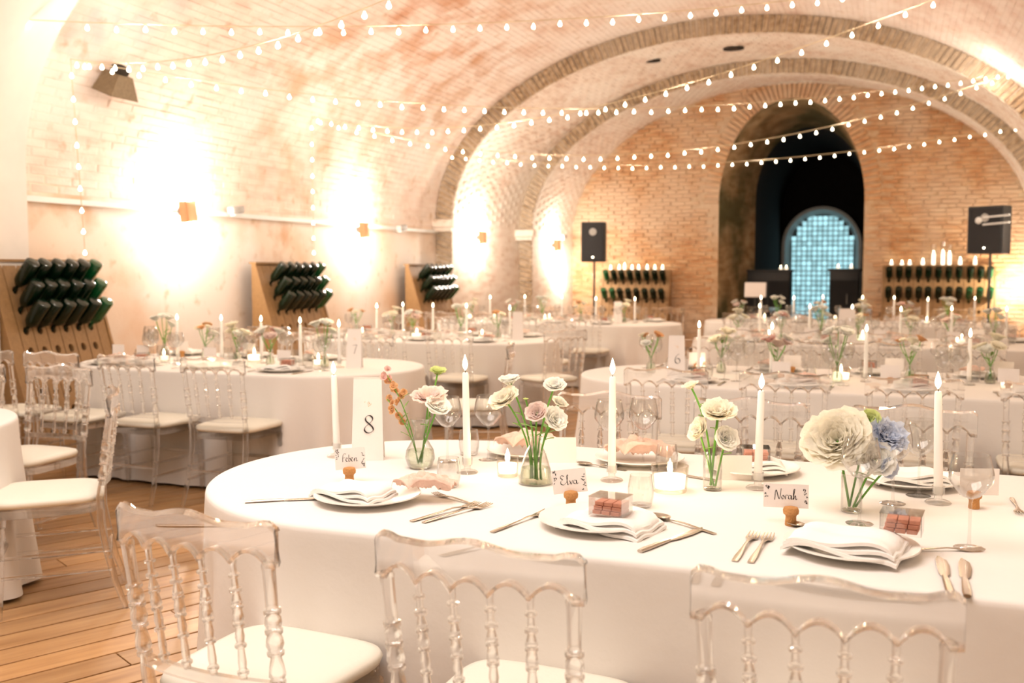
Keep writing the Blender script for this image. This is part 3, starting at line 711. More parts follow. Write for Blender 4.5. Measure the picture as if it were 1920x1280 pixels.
strand(A2, TOPR, .49, 'string of warm bulbs from left wall dipping then rising to top right', skew=.25)
strand(A2, RING_R, .67, 'string of warm bulbs from above the second rack to the right arch, dipping lowest', skew=.13)
strand((-6.28, 13.6, 3.12), (1.62, 15.7, 3.42), .32, 'farthest string of warm bulbs, crossing the dark doorway', skew=.12)
strand(A1, (-6.35, 6.55, 1.50), 0, 'hanging drop of bulbs down the wall to the nearest rack', .17, False)
strand(A2, (-6.30, 10.0, 1.55), 0, 'hanging drop of bulbs down the wall to the second rack', .17, False)

# ------------------------------------------------------------------ chairs
def make_chair():
    t = empty('clear_chair'); tag(t, '', 'chair')
    HW = .197            # half distance between the posts
    def yb(z):           # back plane: leans back above the seat
        return -.195-(z-.46)*.13 if z > .46 else -.195-(.46-z)*.10
    def curve(x): return -.026*(1-(x/HW)**2)
    # rail
    n = 80; rs = []; W_ = HW+.022
    def sm(v, e0, e1): v = min(max((v-e0)/(e1-e0), 0), 1); return v*v*(3-2*v)
    for i in range(n+1):
        x = -W_+2*W_*i/n; u_ = x/W_; au = abs(u_)
        zt = .893+.017*math.cos(min(au/.50, 1)*PI)*.5+.0085+.006*sm(au, .72, .86)-.012*sm(au, .93, 1.0)
        ph = (x+HW)/(2*HW)*5; fr_ = ph-math.floor(ph)
        zb = .806+.030*math.sin(PI*min(max(fr_, 0), 1))**.8 if 0 <= ph <= 5 else .806
        zb -= .008*(1-au*.5)
        yc = yb(.85)+curve(x); th = .011; h = (zt-zb)/2; zc = (zt+zb)/2; e = min(.009, h*.5)
        ring = []
        for a_, b__ in ((-1, -1), (1, -1), (1, 1), (-1, 1)):
            for (p_, q_) in (((.35, 1), (1, .0)) if a_*b__ > 0 else ((1, .0), (.35, 1))):
                ring.append(Vector((x, yc+a_*th*(p_ if p_ == 1 else .45), zc+b__*(h if q_ == 1 else h-e))))
        rs.append(ring)
    M().rings(rs).build('back_rail', 'acrylic', t, ang=50)
    def turned(x, z1, z0, r0, prof_, seg=12, yoff=0):
        pts = []; rad = []
        for (w, k_) in prof_:
            z = z1+(z0-z1)*w; pts.append((x*(1-.06*w), yb(z)+curve(x)+yoff, z)); rad.append(r0*k_)
        return pts, rad
    PST = [(0, .8), (.02, .95), (.06, .85), (.27, .80), (.275, 1.12), (.295, 1.12), (.30, .78), (.325, 1.05), (.36, 1.12), (.385, .85), (.39, 1.15), (.41, 1.15), (.415, .86),
           (.44, 1.05), (.48, 1.18), (.515, .86), (.52, 1.12), (.535, 1.12), (.545, .68), (.60, .95), (.66, 1.12), (.685, .76), (.69, 1.05), (.71, 1.05), (.715, .7), (.80, .88), (.90, .98), (1.0, 1.0)]
    SPN = [(0, .9), (.04, .7), (.115, .66), (.118, 1.25), (.135, 1.25), (.138, .66), (.23, .78), (.235, 1.35), (.26, 1.35), (.265, .62), (.32, 1.0), (.36, 1.25), (.375, .9), (.38, 1.35), (.395, 1.35),
           (.40, .9), (.46, 1.2), (.50, 1.3), (.52, .85), (.525, 1.3), (.545, 1.3), (.55, .75), (.64, 1.05), (.70, .8), (.705, 1.3), (.725, 1.3), (.73, .7), (.86, .95), (.93, .8), (.935, 1.3), (.955, 1.3), (.96, .8), (1, .8)]
    for sx in (-1, 1):
        pts, rad = turned(sx*HW, .815, .43, .0165, PST)
        leg = [(sx*HW*.94, yb(.43), .43), (sx*HW*.94, yb(.42), .36), (sx*HW*.96, yb(.3)-.006, .25), (sx*HW, yb(.15)-.02, .12), (sx*(HW+.006), yb(0)-.045, .0)]
        M().tube(pts+leg[1:], rad+[.0165, .0155, .014, .0115], 12).build('rear_leg', 'acrylic', t, ang=50)
    for k_ in range(4):
        x = -HW+2*HW*(k_+1)/5; pts, rad = turned(x, .812, .545, .0098, SPN); M().tube(pts, rad, 10).build('spindle', 'acrylic', t, ang=50)
    rs = []
    for i in range(17):
        x = (-1+2*i/16)*HW*.97; y = yb(.535)+curve(x); rs.append([Vector((x, y+a_*.009, .533+b__*.012)) for a_, b__ in ((-1, -1), (1, -1), (1, 1), (-1, 1))])
    M().rings(rs).build('lower_rail', 'acrylic', t)
    # seat frame + cushion
    def seatring(z, g):
        out = []
        for i in range(40):
            a = 2*PI*i/40; c_, s_ = math.cos(a), math.sin(a); ex_ = .42
            x = math.copysign(abs(c_)**ex_, c_); y = math.copysign(abs(s_)**ex_, s_)
            wx = (.185+.022*(y+1)/2)+g; out.append(Vector((x*wx, y*(.195+g)+.005, z)))
        return out
    M().rings([seatring(.410, .004), seatring(.414, .010), seatring(.446, .010), seatring(.45, .004)]).build('seat_frame', 'acrylic', t)
    M().rings([seatring(.451, -.004), seatring(.454, .010), seatring(.470, .016), seatring(.482, .010), seatring(.489, -.012), seatring(.494, -.07), seatring(.496, -.14)]).build('cushion', 'cushion', t, ang=70)
    for sx in (-1, 1):
        M().tube([(sx*.185, .170, .41), (sx*.185, .172, .38), (sx*.186, .174, .375), (sx*.186, .174, .33), (sx*.187, .176, .32), (sx*.189, .182, .16), (sx*.190, .190, 0)],
                 [.017, .017, .012, .019, .013, .015, .010], 12).build('front_leg', 'acrylic', t)
        for z in (.17, .25):
            M().tube([(sx*.190, .180, z), (sx*.190, 0, z), (sx*.190, yb(z)-.01, z)], [.007, .009, .007], 8).build('side_stretcher', 'acrylic', t)
    M().tube([(-.19, .180, .25), (0, .180, .25), (.19, .180, .25)], [.007, .009, .007], 8).build('front_stretcher', 'acrylic', t)
    M().tube([(-.19, yb(.22)-.01, .22), (.19, yb(.22)-.01, .22)], .008, 8).build('rear_stretcher', 'acrylic', t)
    return t
CH = make_chair()

# ------------------------------------------------------------------ tables
def outline(x0, x1, y0, y1, off, n=300):
    r_ = (y1-y0)/2; cxa, cxb = x0+r_, x1-r_; ym = (y0+y1)/2; st = cxb-cxa; per = 2*st+2*PI*r_; out = []
    for i in range(n):
        s_ = per*i/n
        if s_ < st: p = (cxa+s_, y0, 0, -1, 0)
        elif s_ < st+PI*r_: a = -PI/2+(s_-st)/r_; p = (cxb+r_*math.cos(a), ym+r_*math.sin(a), math.cos(a), math.sin(a), 1)
        elif s_ < 2*st+PI*r_: p = (cxb-(s_-st-PI*r_), y1, 0, 1, 0)
        else: a = PI/2+(s_-2*st-PI*r_)/r_; p = (cxa+r_*math.cos(a), ym+r_*math.sin(a), math.cos(a), math.sin(a), 1)
        endness = min(1, max(0, (abs(p[0]-(x0+x1)/2)-st/2+.25)/.35))
        out.append((p[0]+p[2]*off, p[1]+p[3]*off, p[2], p[3], s_, endness))
    return out
TAB = {}
def table(key, x0, x1, y0, y1, clothlab, tlab, seed):
    TAB[key] = (x0, x1, y0, y1)
    t = empty('banquet_table', ((x0+x1)/2, (y0+y1)/2, 0)); tag(t, tlab, 'table', 'banquet tables hidden under white cloths')
    cx, cy2 = (x0+x1)/2, (y0+y1)/2
    def rr(off, z): return [Vector((p[0]-cx, p[1]-cy2, z)) for p in outline(x0, x1, y0, y1, off, 80)]
    M().rings([rr(-.02, .705), rr(-.012, .71), rr(-.012, .735), rr(-.02, .738)]).build('tabletop', 'oak', t)
    for sx in (-1, 1):
        for sy in (-1, 1):
            M().tube([(sx*(x1-x0)*.32, sy*.38, .705), (sx*(x1-x0)*.32, sy*.42, 0)], .016, 8).build('leg', 'metal_leg', t)
    rs = []; rnd = random.Random(seed); ph = [rnd.random()*6.28 for _ in range(6)]
    lv = [(-.10, .7512), (-.03, .7515), (-.010, .7512), (0, .749), (.005, .744), (.007, .735), (.008, .72)]+[(None, .72-.70*k_/11) for k_ in range(1, 12)]
    for off, z in lv:
        ring = []
        for p in outline(x0, x1, y0, y1, 0):
            if off is not None: o_ = off
            else:
                k_ = (.72-z)/.70; e = p[5]; s_ = p[4]
                wv = math.sin(2*PI*s_/.25+ph[0]+.8*math.sin(s_*2.1+ph[1]))*.55+math.sin(2*PI*s_/.74+ph[2])*.45
                o_ = .008+.030*k_+k_**1.15*((.010+.065*e)*wv)+k_*.006*math.sin(s_*1.7+ph[3])
            ring.append(Vector((p[0]+p[2]*o_-cx, p[1]+p[3]*o_-cy2, z)))
        rs.append(ring)
    m_ = M().rings(rs, cap=False); m_.f.append(tuple(range(300)))
    c = m_.build('tablecloth', 'cloth', None, (cx, cy2, 0), ang=70); tag(c, clothlab, 'tablecloth', 'white tablecloths')
table('R1', -2.06, 1.50, 2.17, 3.53, 'white floor-length cloth on the nearest table, card 8 on it', 'oblong banquet table in the foreground under white cloth', 1)
table('R2', -1.87, 1.50, 5.56, 6.90, 'white cloth on the second right-hand table, behind the foreground table', 'oblong table behind the foreground one, under white cloth', 2)
table('R3', -1.80, 1.45, 9.00, 10.3, 'white cloth on the third right-hand table, in the candle clutter', 'third oblong table of the right column, under white cloth', 3)
table('R4', -2.30, 1.35, 12.55, 13.65, 'white cloth on the farthest right-hand table, before the doorway', 'farthest oblong table of the right column, under white cloth', 4)
table('L1', -6.00, -3.50, 2.24, 3.56, 'white cloth hanging at the lower left frame edge', 'table cut by the left frame edge, under white cloth', 5)
table('L2', -5.52, -2.95, 5.22, 6.52, 'white cloth on the left table beside the nearest bottle rack', 'left-column table beside the nearest bottle rack, under white cloth', 6)
table('L3', -5.50, -2.93, 8.08, 9.40, 'white cloth on the third left-hand table, beside the second rack', 'left-column table beside the second bottle rack, under white cloth', 7)
table('L4', -5.60, -2.42, 11.35, 12.65, 'white cloth on the farthest left-hand table, toward the left speaker', 'farthest left-column table, under white cloth', 8)
TN = {'R1': 'the nearest table', 'R2': 'the second right-hand table', 'R3': 'the third right-hand table', 'R4': 'the farthest right-hand table',
      'L1': 'the left-edge table', 'L2': 'the left table by the nearest rack', 'L3': 'the third left-hand table', 'L4': 'the farthest left-hand table'}
SEAT = {}
def seats(key, near, far, inset=.27, farinset=.27):
    x0, x1, y0, y1 = TAB[key]
    SEAT[key] = []
    for side, xs in (('near', near), ('far', far)):
        for i, x in enumerate(xs): SEAT[key].append((side, i, x))
seats('R1', [-1.36, -.715, -.10, .55], [-1.08, -.53, .07, .68])
seats('R2', [-1.1, -.5, .1, .7], [-1.3, -.7, -.1, .5, 1.1]); seats('R3', [-1.2, -.6, 0, .6], [-1.2, -.6, 0, .6, 1.1]); seats('R4', [-1.7, -1.1, -.5, .1, .7], [-1.7, -1.1, -.5, .1, .7])
seats('L1', [], [-5.3, -4.7, -4.1]); seats('L2', [-5.45, -4.88, -4.30, -3.70], [-5.1, -4.5, -3.9]); seats('L3', [-5.3, -4.7, -4.1, -3.5], [-5.1, -4.5, -3.9, -3.3]); seats('L4', [-5.1, -4.5, -3.9, -3.3], [-4.5, -3.9, -3.3, -2.8])
def put_chair(x, y, rz, lab, group): place(CH, (x, y, 0), rz, lab, group)
NEARY = {'R1': 1.945, 'R2': 5.30, 'R3': 8.75, 'R4': 12.25, 'L2': 4.98, 'L3': 7.85, 'L4': 11.1}
for key, lst in SEAT.items():
    x0, x1, y0, y1 = TAB[key]
    nn = sum(1 for s_ in lst if s_[0] == 'near'); nf = len(lst)-nn
    for side, i, x in lst:
        if key == 'R1' and x > .5 and side == 'near': continue
        n_ = nn if side == 'near' else nf
        lab = f'clear cream-seated chair, {ORD[i]} from left, {side} side of {TN[key]}'
        if side == 'near': put_chair(x, NEARY[key]+random.uniform(-.02, .02)*(key != 'R1'), random.uniform(-.05, .05)*(key != 'R1')+([-.08, -.05, 0, 0][i] if key == 'R1' else 0), lab, f'clear chairs at {TN[key]}')
        else: put_chair(x, y1+(.18 if key == 'R1' else .22), PI+random.uniform(-.05, .05), lab, f'clear chairs at {TN[key]}')
def face(dx, dy): return math.atan2(-dx, dy)
put_chair(-3.31, 3.18, face(-.74, -.67), 'clear chair, cream seat, at right end of the left-edge table, on bare floor', 'clear chairs at the left-edge table')
put_chair(-2.72, 6.35, face(-1, -.35), 'clear acrylic chair at right end of the left table by the nearest rack', 'clear chairs at the left table by the nearest rack')
put_chair(-2.78, 8.15, face(-.8, .6), 'clear acrylic chair at right end of the third left-hand table', 'clear chairs at the third left-hand table')

# ------------------------------------------------------------------ tableware prototypes
def make_plate():
    t = M().lathe([(.001, .003), (.070, .003), (.078, 0), (.082, .003), (.125, .016), (.134, .019), (.133, .022), (.122, .020), (.080, .008), (.001, .007)], 40, cap=False).build('dinner_plate', 'porcelain'); return tag(t, '', 'plate')
def make_napkin():
    m_ = M()
    for k_ in range(3):
        def fn(u_, v_, k_=k_):
            x = (u_-.5)*(.19-.008*k_); y = (v_-.5)*(.125-.006*k_)
            return (x, y, .010+.007*k_+.004*math.sin(u_*7+k_)+.003*math.cos(v_*9+u_*4+k_)-.012*(abs(u_-.5)*2)**5)
        m_.sheet(fn, 18, 10, .006)
    return tag(m_.build('folded_napkin', 'napkin', ang=60), '', 'napkin')
def make_peach():
    m_ = M()
    def fn(u_, v_):
        x = (u_-.5)*.17; y = (v_-.5)*(.10+.03*math.sin(u_*5)); n1 = noise.noise(Vector((u_*4, v_*5, 3)))
        return (x+.012*noise.noise(Vector((u_*6, v_*6, 9))), y+.014*n1, .018+.034*abs(math.sin(v_*9+3*n1+u_*2))*(.4+.6*math.sin(PI*u_))+.012*n1)
    m_.sheet(fn, 34, 24, .003)
    return tag(m_.build('peach_napkin', 'peach', ang=70), '', 'napkin')
def make_fork():
    m_ = M(); pts = [(0, -.10, .002), (0, -.07, .003), (0, -.02, .005), (0, .02, .007), (0, .045, .005), (0, .055, .0035), (0, .063, .003)]
    m_.ribbon(pts, [.0055, .0060, .0035, .0026, .005, .0105, .0115], .0024)
    for x in (-.0096, -.0032, .0032, .0096):
        m_.ribbon([(x, .060, .003), (x, .080, .004), (x*.92, .098, .0065)], [.0018, .0015, .0008], .0018)
    return tag(m_.build('fork', 'steel'), '', 'fork')
def make_knife():
    m_ = M(); m_.ribbon([(0, -.11, .003), (0, -.09, .0035), (0, -.04, .0035), (0, -.012, .003)], [.0055, .0068, .0058, .0045], .006)
    m_.ribbon([(0, -.012, .003), (.001, .0, .003), (.003, .05, .003), (.003, .085, .003), (.000, .108, .003)], [.0045, .0085, .0105, .009, .0015], .0016)
    return tag(m_.build('knife', 'steel'), '', 'knife')
def make_spoon():
    m_ = M(); m_.ribbon([(0, -.09, .002), (0, -.06, .003), (0, -.01, .006), (0, .035, .006)], [.005, .0055, .003, .0028], .0024)
    def fn(u_, v_):
        a = u_*2*PI; r_ = v_; return (.0165*r_*math.cos(a), .058+.026*r_*math.sin(a), .0015+.007*r_*r_)
    m_.sheet(fn, 20, 5, .0014); return tag(m_.build('spoon', 'steel'), '', 'spoon')
def make_wine(h=.205, br=.041):
    t = empty('wine_glass'); tag(t, '', 'glass'); hb = h*.47
    def bowl(g):
        P = [(.006, 0), (.020, .006), (.033, .020), (br-.001, .042), (br, .058), (br*.93, .080), (br*.80, hb)]
        return [(max(r_-g, .001), z+h-hb+(g if i < 2 else 0)) for i, (r_, z) in enumerate(P)]
    b1 = bowl(0); b2 = bowl(.0014); M().lathe(b1+b2[::-1], 28, cap=False).build('bowl', 'glass', t, ang=70)
    M().lathe([(.008, .004), (.0042, .014), (.0034, .04), (.0036, h-hb-.01), (.0065, h-hb+.001)], 12).build('stem', 'glass', t, ang=70)
    M().lathe([(.001, 0), (.034, 0), (.035, .0015), (.020, .003), (.006, .006), (.001, .007)], 26, cap=False).build('foot', 'glass', t, ang=70)
    return t
def make_tumbler():
    t = M().lathe([(.001, 0), (.026, 0), (.031, .004), (.036, .03), (.0365, .055), (.031, .09), (.0298, .09), (.035, .055), (.0345, .03), (.029, .008), (.001, .007)], 26, cap=False).build('tumbler', 'glass', ang=70)
    return tag(t, '', 'glass')
def make_cork():
    return tag(M().lathe([(.0140, 0), (.0150, .002), (.0135, .022), (.0145, .027), (.0195, .031), (.0205, .040), (.0175, .047), (.008, .0495)], 16).build('cork', 'cork'), '', 'cork holder')
def script_mesh(kind):
    """calligraphic strokes as flat ribbons: unit height about 1"""
    S_ = {'8': [[(.0, .5), (.20, .68), (.24, .84), (.10, .98), (-.08, .97), (-.20, .84), (-.16, .68), (.05, .50), (.24, .32), (.28, .15), (.10, .01), (-.12, .02), (-.27, .17), (-.20, .34), (0, .5)]],
          '6': [[(.22, .95), (-.05, .80), (-.25, .45), (-.24, .15), (-.05, 0), (.18, .04), (.27, .24), (.18, .44), (-.02, .50), (-.20, .38)]],
          '7': [[(-.22, .92), (.0, .96), (.26, .96), (.10, .5), (-.02, 0)]],
          'Feben': [[(.0, 0), (.12, .95), (.5, 1)], [(0, .5), (.35, .55)], [(.45, .25), (.62, .4), (.5, .5), (.42, .2), (.6, 0), (.8, .2)], [(.85, .9), (.82, 0), (1.05, .2), (.95, .42), (.82, .3)], [(1.15, .25), (1.32, .4), (1.2, .5), (1.12, .2), (1.3, 0), (1.5, .3)], [(1.55, .4), (1.55, 0), (1.62, .38), (1.78, .4), (1.82, 0), (2.0, .1)]],
          'Elva': [[(.4, .9), (.1, 1), (.0, .75), (.2, .55), (0, .4), (0, .1), (.3, 0), (.5, .2)], [(.6, .2), (.8, .95), (.68, .9), (.7, 0), (.9, .15)], [(.95, .4), (1.08, 0), (1.25, .42)], [(1.65, .35), (1.42, .4), (1.35, .1), (1.6, .05), (1.66, .38), (1.7, 0), (1.9, .1)]],
          'Norah': [[(0, -.1), (.12, .9), (.45, 0), (.62, 1.05)], [(.8, .4), (.68, .2), (.8, 0), (.95, .2), (.8, .4)], [(1.05, 0), (1.1, .4), (1.3, .38)], [(1.6, .35), (1.4, .4), (1.35, .1), (1.55, .05), (1.62, .38), (1.66, 0), (1.78, .1)], [(1.8, 0), (1.95, .95), (1.85, .9), (1.84, 0), (2.0, .4), (2.1, .0), (2.25, .1)]]}[kind]
    m_ = M()
    for st in S_:
        P = [Vector((p[0], 0, p[1])) for p in st]; pts = []
        for i in range(len(P)-1):       # Catmull-Rom
            a, b_, c, d_ = P[max(i-1, 0)], P[i], P[i+1], P[min(i+2, len(P)-1)]
            for k_ in range(6):
                w = k_/6; pts.append(.5*((2*b_)+(c-a)*w+(2*a-5*b_+4*c-d_)*w*w+(3*b_-3*c+d_-a)*w**3))
        pts.append(P[-1]); vs = []
        for i, p in enumerate(pts):
            tg = (pts[min(i+1, len(pts)-1)]-pts[max(i-1, 0)]); tg = tg.normalized() if tg.length > 1e-6 else Vector((1, 0, 0))
            nn_ = Vector((-tg.z, 0, tg.x)); w = .012+.034*abs(tg.dot(Vector((.55, 0, -.83))))**2
            vs += [p+nn_*w, p-nn_*w]
        m_.add(vs, [(2*i, 2*i+1, 2*i+3, 2*i+2) for i in range(len(pts)-1)])
    return m_
def card(w, h, txt, size, ornaments=True, name='place_card', tri=False):
    t = empty(name); tag(t, '', 'card')
    M().box((0, 0, h/2), (w, .0012, h)).build('card_sheet', 'paper', t, smooth=False)
    if txt:
        m_ = script_mesh(txt); xs = [v[0] for v in m_.v]; mid = (min(xs)+max(xs))/2
        m_.v = [((v[0]-mid)*size, -.0010, v[2]*size+h*.36) for v in m_.v]; m_.build('lettering', 'ink', t, smooth=False)
    if ornaments:
        m_ = M(); rnd = random.Random(int(w*1e4)+len(txt or ''))
        for side in (-1, 1):
            for k_ in range(13):
                px = side*(w/2-.004-rnd.random()*.010); pz = (h*.97-rnd.random()*h*.55) if side < 0 else (rnd.random()*h*.75+.003)
                a = rnd.random()*PI; L_ = .0035; c_, s_ = math.cos(a)*L_, math.sin(a)*L_
                m_.add([(px-c_, -.0010, pz-s_), (px-s_*.35, -.0010, pz+c_*.35), (px+c_, -.0010, pz+s_), (px+s_*.35, -.0010, pz-c_*.35)], [(0, 1, 2, 3)])
        m_.build('leaf_ornament', 'ink', t, smooth=False)
    return t
def make_favour():
    t = empty('favour_box'); tag(t, '', 'favour box')
    m_ = M(); s_ = .047; h = .05
    m_.box((-s_, 0, h/2), (.0015, 2*s_*.8, h)).box((s_, 0, h/2), (.0015, 2*s_*.8, h)).box((0, -s_*.8, h/2), (2*s_, .0015, h)).box((0, s_*.8, h/2), (2*s_, .0015, h))
    m_.build('case', 'glass', t, smooth=False)
    M().box((0, 0, h+.001), (2*s_+.004, 2*s_*.8+.004, .002)).build('lid', 'glass', t, smooth=False)
    m_ = M()
    for i in range(3):
        for j in range(3): m_.rbox((-s_*.56+i*s_*.56+.002*j, 0, .009+.0115*j), (s_*.52, s_*1.4-.004*j, .0105), .002, Matrix.Rotation(.03*(j-1), 3, 'Z'))
    m_.build('filling', 'pink_filling', t); return t
P_plate, P_nap, P_peach, P_fork, P_knife, P_spoon = make_plate(), make_napkin(), make_peach(), make_fork(), make_knife(), make_spoon()
P_wine, P_wineL, P_tum, P_cork, P_fav = make_wine(), make_wine(.225, .050), make_tumbler(), make_cork(), make_favour()
P_blank = card(.085, .06, None, 0, False)
def number_card(d, loc, rz, lab, w=.105, h=.262):
    t = empty('table_number', loc, rz); tag(t, lab, 'table number', 'table number cards')
    for sgn in (1, -1):
        m_ = M(); m_.add([(-w/2, -sgn*.035, 0), (w/2, -sgn*.035, 0), (w*.44, 0, h), (-w*.44, 0, h), (-w/2, -sgn*.033, 0), (w/2, -sgn*.033, 0), (w*.44, sgn*.0015, h), (-w*.44, sgn*.0015, h)],
                         [(0, 1, 2, 3), (7, 6, 5, 4), (0, 4, 5, 1), (1, 5, 6, 2), (2, 6, 7, 3), (3, 7, 4, 0)]); m_.build('panel', 'paper', t, smooth=False)
    if d:
        m_ = script_mesh(d); m_.v = [(v[0]*.055+.004, -.0375*(1-(v[2]*.06+.095)/h)-.0012, v[2]*.06+.095) for v in m_.v]; m_.build('numeral', 'ink', t, smooth=False)
        m_ = M(); rnd = random.Random(3)
        for k_ in range(9):
            a = rnd.random()*PI; px, pz = -.01+rnd.random()*.022, .185+rnd.random()*.018; L_ = .003; c_, s_ = math.cos(a)*L_, math.sin(a)*L_; yy = -.0375*(1-pz/h)-.0012
            m_.add([(px-c_, yy, pz-s_), (px-s_*.35, yy, pz+c_*.35), (px+c_, yy, pz+s_), (px+s_*.35, yy, pz-c_*.35)], [(0, 1, 2, 3)])
        m_.build('floral_emblem', 'apricot_petal', t, smooth=False)
    return t

# ------------------------------------------------------------------ flowers
def bloom(m_, c, d_, R, layers=4, seed=0, open_=1.0, ruffle=.10):
    R *= 1.15; open_ *= .9; layers += 1 if R > .03 else 0
    rnd = random.Random(seed); q = Vector(d_).normalized().to_track_quat('Z', 'Y'); c = Vector(c)
    for L in range(layers):
        w0 = (L+1)/layers; npet = 3+L*2 if layers < 6 else 5+L*2; tilt = (.12+.98*w0**1.2)*open_; rr = R*(.45+.55*w0)
        for k_ in range(npet):
            a = 2*PI*(k_+.5*(L % 2)+rnd.random()*.3)/npet; sc = rnd.uniform(.88, 1.08); tl = tilt+rnd.uniform(-.08, .08); seedv = rnd.random()*50
            hw = rr*(.62 if layers < 6 else .42)
            def fn(u_, v_):
                x = (u_-.5)*2; wv = hw*math.sin(PI*(.12+.62*v_))*sc
                el = PI/2-tl*(.55+.45*v_); rad = rr*sc*v_*math.cos(el); z = rr*sc*v_*math.sin(el)*.95
                lat = x*wv; rad -= .32*wv*x*x*(1-.4*v_); z += .16*wv*x*x
                z += ruffle*R*v_*v_*noise.noise(Vector((x*2.2, v_*2, seedv))); rad += ruffle*R*v_*noise.noise(Vector((x*2+9, v_*2, seedv)))
                return c+q @ Vector((math.cos(a)*rad-math.sin(a)*lat, math.sin(a)*rad+math.cos(a)*lat, z-R*.35))
            m_.sheet(fn, 5, 4)
def leafm(m_, a, b_, w, bend=.2):
    a, b_ = Vector(a), Vector(b_); d_ = b_-a; sd = d_.cross(Vector((0, 0, 1))); sd = sd.normalized() if sd.length > 1e-5 else Vector((1, 0, 0))
    def fn(u_, v_): x = (u_-.5)*2; return a+d_*v_+sd*(x*w*math.sin(PI*(.05+.93*v_)))+Vector((0, 0, abs(x)*w*.35-bend*d_.length*v_*v_))
    m_.sheet(fn, 2, 6, .0006)
def flower(base, head, R, petal, lab, seed, d_=None, layers=4, leaves=1, name='cut_flower', mid=None, ruffle=.10, open_=1.0, stem_r=.0030):
    base, head = Vector(base), Vector(head); t = empty(name, base); tag(t, lab, 'flower', None)
    h = head-base; midp = Vector(mid)-base if mid else h*.5+Vector((0, 0, .01))
    pts = []
    for i in range(9):
        w = i/8; pts.append((Vector((0, 0, 0))*(1-w)**2+midp*2*w*(1-w)+h*w*w))
    M().tube(pts, stem_r, 7).build('stem', 'stem', t)
    dd = Vector(d_) if d_ else (h-midp).normalized()
    m_ = M(); bloom(m_, h, dd, R, layers, seed, open_, ruffle); m_.build('bloom', petal, t, ang=80)
    rnd = random.Random(seed)
    for k_ in range(leaves):
        p = pts[5+k_ % 3]; a = rnd.random()*6.28; m_ = M(); leafm(m_, p, p+Vector((math.cos(a)*.035, math.sin(a)*.035, .018)), .007); m_.build('leaf', 'leaf', t, ang=80)
    return t
def vase(loc, kind, lab, h=.14, group='glass vases on the nearest table'):
    t = empty('glass_vase', loc); tag(t, lab, 'vase', group)
    PR = {'pear': [(.030, 0), (.042, .010), (.050, .035), (.046, .060), (.026, .095), (.018, .120), (.022, .140), (.032, .165)],
          'flask': [(.052, 0), (.054, .006), (.046, .05), (.032, .095), (.019, .12), (.018, .145), (.023, .15)],
          'cylinder': [(.026, 0), (.028, .004), (.028, .115), (.028, .120)],
          'bud': [(.026, 0), (.030, .008), (.032, .03), (.024, .06), (.014, .085), (.014, .105), (.018, .11)]}[kind]
    PR = [(r_, z*h/PR[-1][1]) for r_, z in PR]
    inn = [(max(r_-.0022, .002), max(z, .006)) for r_, z in PR]
    M().lathe([(.001, 0)]+PR+inn[::-1]+[(.001, .006)], 26, cap=False).build('vase_body', 'glass', t, ang=70)
    wl = [(r_*.97, z) for r_, z in inn if z < h*.55]
    if len(wl) < 2: wl.append((inn[-1][0]*.97, h*.5))
    M().lathe([(.001, .007)]+wl+[(.001, wl[-1][1])], 20, cap=False).build('water', 'water', t, ang=70)
    return t
TZ = .7515

# ------------------------------------------------------------------ the nearest table, item by item
def proto_rot(x, y): return math.atan2(x, y)      # unused angle helper for items turned toward a seat
G1 = ' on the nearest table'
number_card('8', (-1.70, 3.03, TZ), .42, 'tall white folded card numbered 8 on the nearest table', .110, .285)
for i, (x, y, h, lab) in enumerate([(-1.82, 3.02, 1.0, 'leftmost tall white taper candle on nearest table, left of card 8'),
        (-1.28, 2.93, 1.0, 'second tall white taper from left, beside a wine glass'), (-.81, 2.98, 1.0, 'middle tall white taper, between flask vase and votive bowl'),
        (-.37, 3.03, 1.0, 'fourth tall white taper, right of the slim cylinder vase'), (.13, 3.02, 1.0, 'rightmost tall white taper, right of the big cream bloom')]):
    hld = place(pt_holder, (x, y, TZ), 0, lab.replace('tall white taper', 'clear glass holder under the taper').replace(' candle', '').replace('glass holder under the taper', 'glass foot of candle')[:200], 'candle holders on the nearest table')
    hld['label'] = 'clear glass holder under the ' + ['leftmost', 'second', 'middle', 'fourth', 'rightmost'][i] + ' taper of the nearest table'
    c = place(pt_taper, (x, y, TZ+.027), 0, lab, 'taper candles on the nearest table')
    c.rotation_euler.y = [-.035, -.02, 0, .02, -.03][i]; c.scale.z = [.87, 1, 1, .90, .97][i]
    point('candle_light', (x, y, TZ+.40), .8, (1, .72, .42), .012)
place(pt_vot, (-1.14, 2.93, TZ), 0, 'small round votive candle glowing, left of the flask vase', 'votives on the nearest table')
place(pt_vot_l, (-.61, 2.90, TZ), 0, 'large frosted votive bowl glowing beside the cylinder vase', 'votives on the nearest table')
place(pt_vot_l, (.385, 2.83, TZ), 0, 'large frosted votive bowl cut by the right frame edge', 'votives on the nearest table')
point('votive_light', (-.61, 2.90, TZ+.11), .6, (1, .72, .42), .02); point('votive_light', (-1.14, 2.93, TZ+.10), .4, (1, .72, .42), .02)
